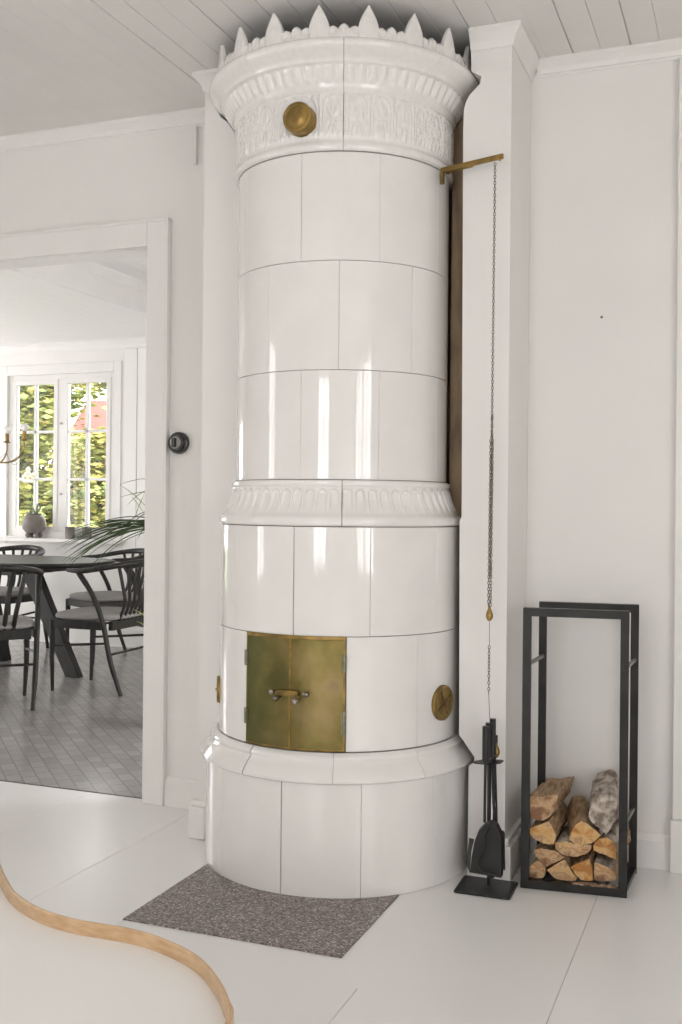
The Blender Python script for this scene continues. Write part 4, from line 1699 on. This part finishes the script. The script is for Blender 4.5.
# ------------------------------------------------------------------ dining chairs
def make_chair():
    c = empty('dining_chair', (0, 0, 0))
    wd = M['charcoal']
    # rear legs lean forward as they rise to the bow rail
    for s in (-1, 1):
        MB().tube(smooth_path([(s * .215, -.262, 0), (s * .232, -.20, .20), (s * .243, -.155, .42), (s * .252, -.09, .58), (s * .262, .00, .712)], 6),
                  [.0125] * 4 + [.015] * 17 + [.0165] * 4, 12).build('leg', wd, c, smooth=True)
        MB().tube([(s * .205, .205, 0), (s * .215, .205, .20), (s * .215, .200, .42)], [.010, .015, .0185], 12).build('leg', wd, c, smooth=True)
    # bow rail round the back, ending in short arms
    pts = []
    for k in range(25):
        a = rad(-28 + 236 * k / 24)
        x = .27 * math.cos(a)
        y = -.035 - .255 * math.sin(a)
        z = .716 + .050 * max(0, math.sin(a)) ** 1.2
        pts.append((x, y, z))
    rs = [.012 + .009 * math.sin(PI * k / 24) ** .5 for k in range(25)]
    MB().tube(pts, rs, 12, flat=.85).build('bow_rail', wd, c, smooth=True)
    # crest block under the rail that takes the spindles
    pts = []
    for k in range(11):
        a = rad(50 + 80 * k / 10)
        pts.append((.262 * math.cos(a), -.035 - .247 * math.sin(a), .728 + .030 * math.sin(a)))
    MB().tube(pts, .016, 10).build('crest_block', wd, c, smooth=True)
    for k in range(6):
        s = (k - 2.5) / 2.5
        a = rad(90 - s * 42)
        top = (.262 * math.cos(a), -.035 - .247 * math.sin(a), .742)
        b = MB()
        b.tube(smooth_path([(s * .115, -.185, .415), (s * .130, -.232, .53), (s * .155, -.250 + abs(s) * .02, .64), top], 5), .0085, 8, flat=1.5)
        b.build('spindle', wd, c, smooth=True)
    b = MB()
    b.box(-.20, .20, .188, .212, .375, .425)
    b.box(-.21, .21, -.200, -.172, .372, .425)
    for s in (-1, 1):
        b.add([(s * .205, .20, .375), (s * .225, .20, .375), (s * .225, .20, .425), (s * .205, .20, .425),
               (s * .222, -.17, .375), (s * .242, -.17, .375), (s * .242, -.17, .425), (s * .222, -.17, .425)],
              [(0, 1, 2, 3), (7, 6, 5, 4), (0, 4, 5, 1), (1, 5, 6, 2), (2, 6, 7, 3), (3, 7, 4, 0)])
    b.build('seat_frame', wd, c, bevel=.004)
    for s in (-1, 1):
        MB().tube([(s * .213, .203, .27), (s * .233, -.175, .30)], .0075, 8).build('stretcher', wd, c, smooth=True)
    MB().tube([(-.23, -.19, .235), (.23, -.19, .235)], .0075, 8).build('stretcher', wd, c, smooth=True)
    # upholstered pad
    b = MB()
    n = 40
    v = []
    for (sc, z) in ((.90, .424), (1.0, .434), (1.01, .448), (.97, .460), (.85, .467), (.55, .470)):
        for k in range(n):
            t = 2 * PI * k / n
            cc, ss = math.cos(t), math.sin(t)
            v.append((.238 * sc * math.copysign(abs(cc) ** .55, cc), .012 + .218 * sc * math.copysign(abs(ss) ** .55, ss), z))
    f = [tuple(range(n - 1, -1, -1)), tuple(range(5 * n, 6 * n))]
    for i in range(5):
        for k in range(n):
            k2 = (k + 1) % n
            f.append((i * n + k, i * n + k2, (i + 1) * n + k2, (i + 1) * n + k))
    b.add(v, f)
    b.build('seat_pad', M['seat'], c, smooth=True, auto=60)
    return c


chair0 = make_chair()
CH = [  # x, y, heading of the front (deg from +Y, ccw)
    (-3.64, 5.40, 92, 'dark bow-back dining chair with grey seat at the right end of the table'),
    (-3.90, 4.70, 42, 'dark bow-back dining chair nearest the doorway, cut by the left picture edge'),
    (-4.30, 6.44, 150, 'dark bow-back dining chair behind the table on the plant side'),
    (-5.22, 6.44, 180, 'dark bow-back dining chair behind the table under the window planter'),
]
for i, (x, y, a, lab) in enumerate(CH):
    o = chair0 if i == 0 else copy_tree(chair0)
    o.location = (x, y, -.002)
    o.rotation_euler = (0, 0, rad(a))
    tag(o, lab, 'chair', 'bow-back chairs round the dining table')

# ------------------------------------------------------------------ chandelier
CX, CY_ = -4.74, 5.61
cd = empty('chandelier', (CX, CY_, 1.40))
tag(cd, 'brass candle-arm chandelier with round bulbs hanging over the dining table', 'chandelier')
MB().lathe([(.0005, -.05), (.018, -.04), (.010, -.02), (.022, .0), (.030, .03), (.018, .06), (.008, .09), (.012, .15), (.007, .20), (.005, .22), (.005, DZ1 - 1.40 - .04)], 20).build('stem', M['brass'], cd, smooth=True)
MB().lathe([(.05, DZ1 - 1.40 - .001), (.05, DZ1 - 1.40 - .012), (.02, DZ1 - 1.40 - .04)], 24).build('ceiling_rose', M['brass'], cd, smooth=True)
for k in range(5):
    a = rad(21.3 + 72 * k)
    ca, sa = math.cos(a), math.sin(a)
    P_ = lambda r, z: (r * ca, r * sa, z)
    MB().tube(smooth_path([P_(.02, .06), P_(.06, .0), P_(.14, -.03), P_(.23, -.015), P_(.285, .05), P_(.29, .115)], 6), .0055, 8).build('arm', M['brass'], cd, smooth=True)
    cu = MB()
    cu.lathe([(.006, .112), (.026, .118), (.028, .122), (.012, .124), (.0135, .126), (.0135, .175), (.011, .176)], 18, 0, Matrix.Translation(P_(.29, 0)))
    cu.build('candle_holder', M['brass'], cd, smooth=True)
    MB().ball(P_(.29, .202), .027, 18).build('bulb', M['bulb'], cd, smooth=True)
    a2 = a + rad(72)
    q0, q1 = Vector(P_(.285, .05)), Vector((.285 * math.cos(a2), .285 * math.sin(a2), .05))
    MB().tube([q0.lerp(q1, t) + Vector((0, 0, -.09 * 4 * t * (1 - t))) for t in [i / 12 for i in range(13)]], .0016, 5).build('garland_chain', M['chain'], cd)

# ------------------------------------------------------------------ vase with rust blooms on the dining table
vx, vy = -4.93, 5.50
vz = -.002 + .7385
va = empty('flower_vase', (vx, vy, vz))
tag(va, 'slim dark vase on the dining table at the left picture edge', 'vase')
MB().lathe([(.04, .0), (.052, .03), (.055, .09), (.035, .15), (.022, .19), (.026, .205), (.021, .205), (.018, .185)], 28).build('vase_body', M['charcoal'], va, smooth=True)
fl = empty('dried_flowers', (vx, vy, vz + .14))
tag(fl, 'rust-brown dried blooms standing in the vase at the left picture edge', 'flowers')
for (dx, dy, dz, s) in ((.075, .02, .32, .045), (-.05, .03, .36, .04), (0, -.05, .28, .04)):
    MB().tube(smooth_path([(0, 0, 0), (dx * .3, dy * .3, dz * .5), (dx, dy, dz)], 5), .0025, 6).build('stem', M['stem'], fl, smooth=True)
    b = MB()
    for k in range(26):
        a, h = 2.4 * k, (k / 25) * 2 - 1
        rr = math.sqrt(max(0, 1 - h * h))
        b.ball((dx + s * .6 * rr * math.cos(a), dy + s * .6 * rr * math.sin(a), dz + s * .45 * h), s * .38, 8, (1, 1, .7))
    b.build('bloom', M['rust'], fl, smooth=True)
for (dx, dz) in ((.062, .17), (.05, .22), (-.04, .2)):
    b = MB()
    blade(b, (dx * .2, 0, .06), (dx * 1.4, -.01, dz), .012)
    b.build('leaf', M['leaf'], fl, smooth=True)

# ------------------------------------------------------------------ tall houseplant behind the door jamb
HX, HY = -2.64, 4.62
hpn = empty('potted_umbrella_plant', (HX, HY, -.002))
tag(hpn, 'tall houseplant with long arching dark leaves reaching past the doorway edge', 'potted plant')
MB().lathe([(.10, .0005), (.115, .01), (.145, .26), (.150, .28), (.140, .28), (.135, .25)], 32).build('pot', M['ceramic'], hpn, smooth=True)
MB().lathe([(.136, .255), (.0005, .262)], 24).build('soil', M['soil'], hpn)
MB().tube(smooth_path([(0, 0, .25), (.01, .0, .6), (.0, .0, .98), (-.01, 0, 1.06)], 5), .010, 10).build('stem', M['bark'], hpn, smooth=True)
lr = random.Random(3)


def arch_leaf(base, dirv, L, rise, drop, w, m):
    """long narrow leaf arching out and down"""
    d = Vector(dirv).normalized()
    sd_ = d.cross(Vector((0, 0, 1))).normalized()
    v, f = [], []
    n = 14
    for i in range(n + 1):
        t = i / n
        c_ = Vector(base) + d * L * (t - .12 * t * t) + Vector((0, 0, rise * math.sin(min(1, t * 1.5) * PI / 2) - drop * t ** 2.1))
        ww = w * (math.sin(PI * min(1, .10 + .9 * t)) ** .6 if t < 1 else .02)
        v += [c_ - sd_ * ww + Vector((0, 0, ww * .4)), c_, c_ + sd_ * ww + Vector((0, 0, ww * .4)), c_ - Vector((0, 0, .001))]
    for i in range(n):
        for j in range(4):
            j2 = (j + 1) % 4
            f.append((i * 4 + j, i * 4 + j2, (i + 1) * 4 + j2, (i + 1) * 4 + j))
    return MB().add(v, f).build('leaf', m, hpn, smooth=True)


lx, ly = -CYA, -SYA           # to the camera's left
for k in range(30):
    t = k / 29
    yaw_ = lr.uniform(-.55, .55)
    dx, dy = lx * math.cos(yaw_) - ly * math.sin(yaw_), lx * math.sin(yaw_) + ly * math.cos(yaw_)
    arch_leaf((-.01, 0, .975 + .02 * lr.random()), (dx, dy, 0), .52 + .20 * lr.random(), .02 + .05 * t, .05 + .17 * (1 - t) + .03 * lr.random(), .0085, M['leaf'])
for k in range(9):
    a = k * .7
    arch_leaf((-.01, 0, 1.02), (math.cos(a), math.sin(a), 0), .40, .10, .2, .007, M['leaf'])
for k, (r_, d_) in enumerate(((.20, .05), (.13, .04), (.17, .12))):
    arch_leaf((-.01, 0, 1.05), (lx, ly + (k - 1) * .3, 0), .35, r_, d_, .005, M['leaf'])
for (bx_, bz_, tx_, tz_) in ((-.16, 1.06, -.32, 1.20), (-.19, 1.17, -.25, 1.02), (-.26, 1.14, -.17, 1.01), (-.14, .50, -.25, .58), (-.15, .46, -.235, .52)):
    b = MB()
    blade(b, (-bx_ * lx, -bx_ * ly, bz_), (-tx_ * lx, -tx_ * ly, tz_), .011, up=.01)
    b.build('leaf', M['lime'], hpn, smooth=True)['label'] = 'lime green leaf'

# ------------------------------------------------------------------ outside
lawn = MB().box(-40, 20, DYF + .6, 45, -.9, -.7)
struct(lawn.build('ground_lawn', M['lawn']))


def tree(x, y, z0, h, rx, n, mlist, lab, nm='garden_tree', seed=1, leafs=.09, trunk=.09):
    rn = random.Random(seed)
    t = empty(nm, (x, y, -.7))
    tag(t, lab, 'tree')
    b = MB()
    b.tube(smooth_path([(0, 0, 0), (.1, 0, h * .35), (-.05, .05, h * .6), (.05, 0, h * .9)], 4), [trunk] * 5 + [trunk * .6] * 4 + [trunk * .25] * 4, 9)
    for k in range(7):
        a = rn.uniform(0, 6.28)
        zz_ = h * rn.uniform(.3, .7)
        b.tube([(0, 0, zz_), (rx * .35 * math.cos(a), rx * .35 * math.sin(a), zz_ + h * .12), (rx * .7 * math.cos(a), rx * .7 * math.sin(a), zz_ + h * .2)], [trunk * .4, trunk * .25, trunk * .1], 6)
    b.build('trunk', M['bark'], t, smooth=True)
    b = MB()
    clumps = [(rn.gauss(0, rx * .45), rn.gauss(0, rx * .45), z0 + (h - z0) * rn.uniform(.05, 1)) for _ in range(120)]
    for k in range(n):
        c_ = rn.choice(clumps)
        p = Vector(c_) + Vector((rn.gauss(0, rx * .17), rn.gauss(0, rx * .17), rn.gauss(0, rx * .15)))
        s = leafs * rn.uniform(.6, 1.3)
        mm = Matrix.Translation(p) @ Matrix.Rotation(rn.uniform(0, 6.3), 4, 'Z') @ Matrix.Rotation(rn.uniform(-1.2, 1.2), 4, 'X')
        pts = [mm @ Vector(q) for q in ((-s, 0, 0), (-.1 * s, -.45 * s, .06 * s), (s, 0, 0), (-.1 * s, .45 * s, .06 * s))]
        b.add(pts, [(0, 1, 2, 3)], rn.choice((0, 0, 1)))
    tag(b.build('foliage', mlist, t), kind='stuff')


tree(-9.1, 11.7, .5, 4.9, .85, 22000, [M['treeleaf'], M['treeleaf2']], 'dense yellow-green garden tree behind the left window sash', seed=4, leafs=.068)
tree(-7.55, 11.0, .3, 2.6, .40, 9000, [M['treeleaf2'], M['treeleaf']], 'lower yellow-leaved tree behind the right window sash', seed=5, leafs=.055, trunk=.05)
tree(-11.8, 14.8, .4, 5.6, 1.0, 12000, [M['treeleaf2'], M['treeleaf']], 'taller yellowish tree rising behind the dense garden tree', seed=31, leafs=.065)
tree(-6.25, 9.3, .1, 1.55, .32, 2500, [M['treeleaf'], M['treeleaf2']], 'low bright green shrub outside below the right window sash', 'garden_shrub', seed=8, leafs=.055, trunk=.02)
tree(-7.2, 9.0, .1, 1.7, .35, 2500, [M['treeleaf'], M['treeleaf2']], 'low garden shrub outside below the left window sash', 'garden_shrub', seed=11, leafs=.055, trunk=.02)
tree(-15.2, 17, .6, 6.5, 1.7, 9000, [M['treeleaf'], M['treeleaf2']], 'far tall garden tree beyond the left window sash', seed=21, leafs=.09)
hs = empty('red_house', tuple(W(-5.0, 22, -1.15)), YAW)
tag(hs, 'red boarded house with a sloping roof seen through the right window sash', 'house')
b = MB()
b.prism([(0, 0), (5.5, 0), (5.5, 2.9), (2.75, 4.3), (0, 2.9)], -2.0, 4.2, 'x')
o = b.build('house_body', M['red'], hs)
o.location = (0, -2.75, 0)
o.location = (2.0, -2.75, 0)
b = MB()
for s_, y0 in ((-1, -.35), (1, 5.85)):
    z0 = 2.72
    b.add([(-2.3, y0, z0), (-2.3, 2.75, 4.30), (4.5, 2.75, 4.30), (4.5, y0, z0), (-2.3, y0, z0 + .12), (-2.3, 2.75, 4.42), (4.5, 2.75, 4.42), (4.5, y0, z0 + .12)],
          [(0, 1, 2, 3), (4, 7, 6, 5), (0, 4, 5, 1), (3, 2, 6, 7), (0, 3, 7, 4), (1, 5, 6, 2)])
o = b.build('roof', M['red'], hs)
o.location = (2.0, -2.75, 0)
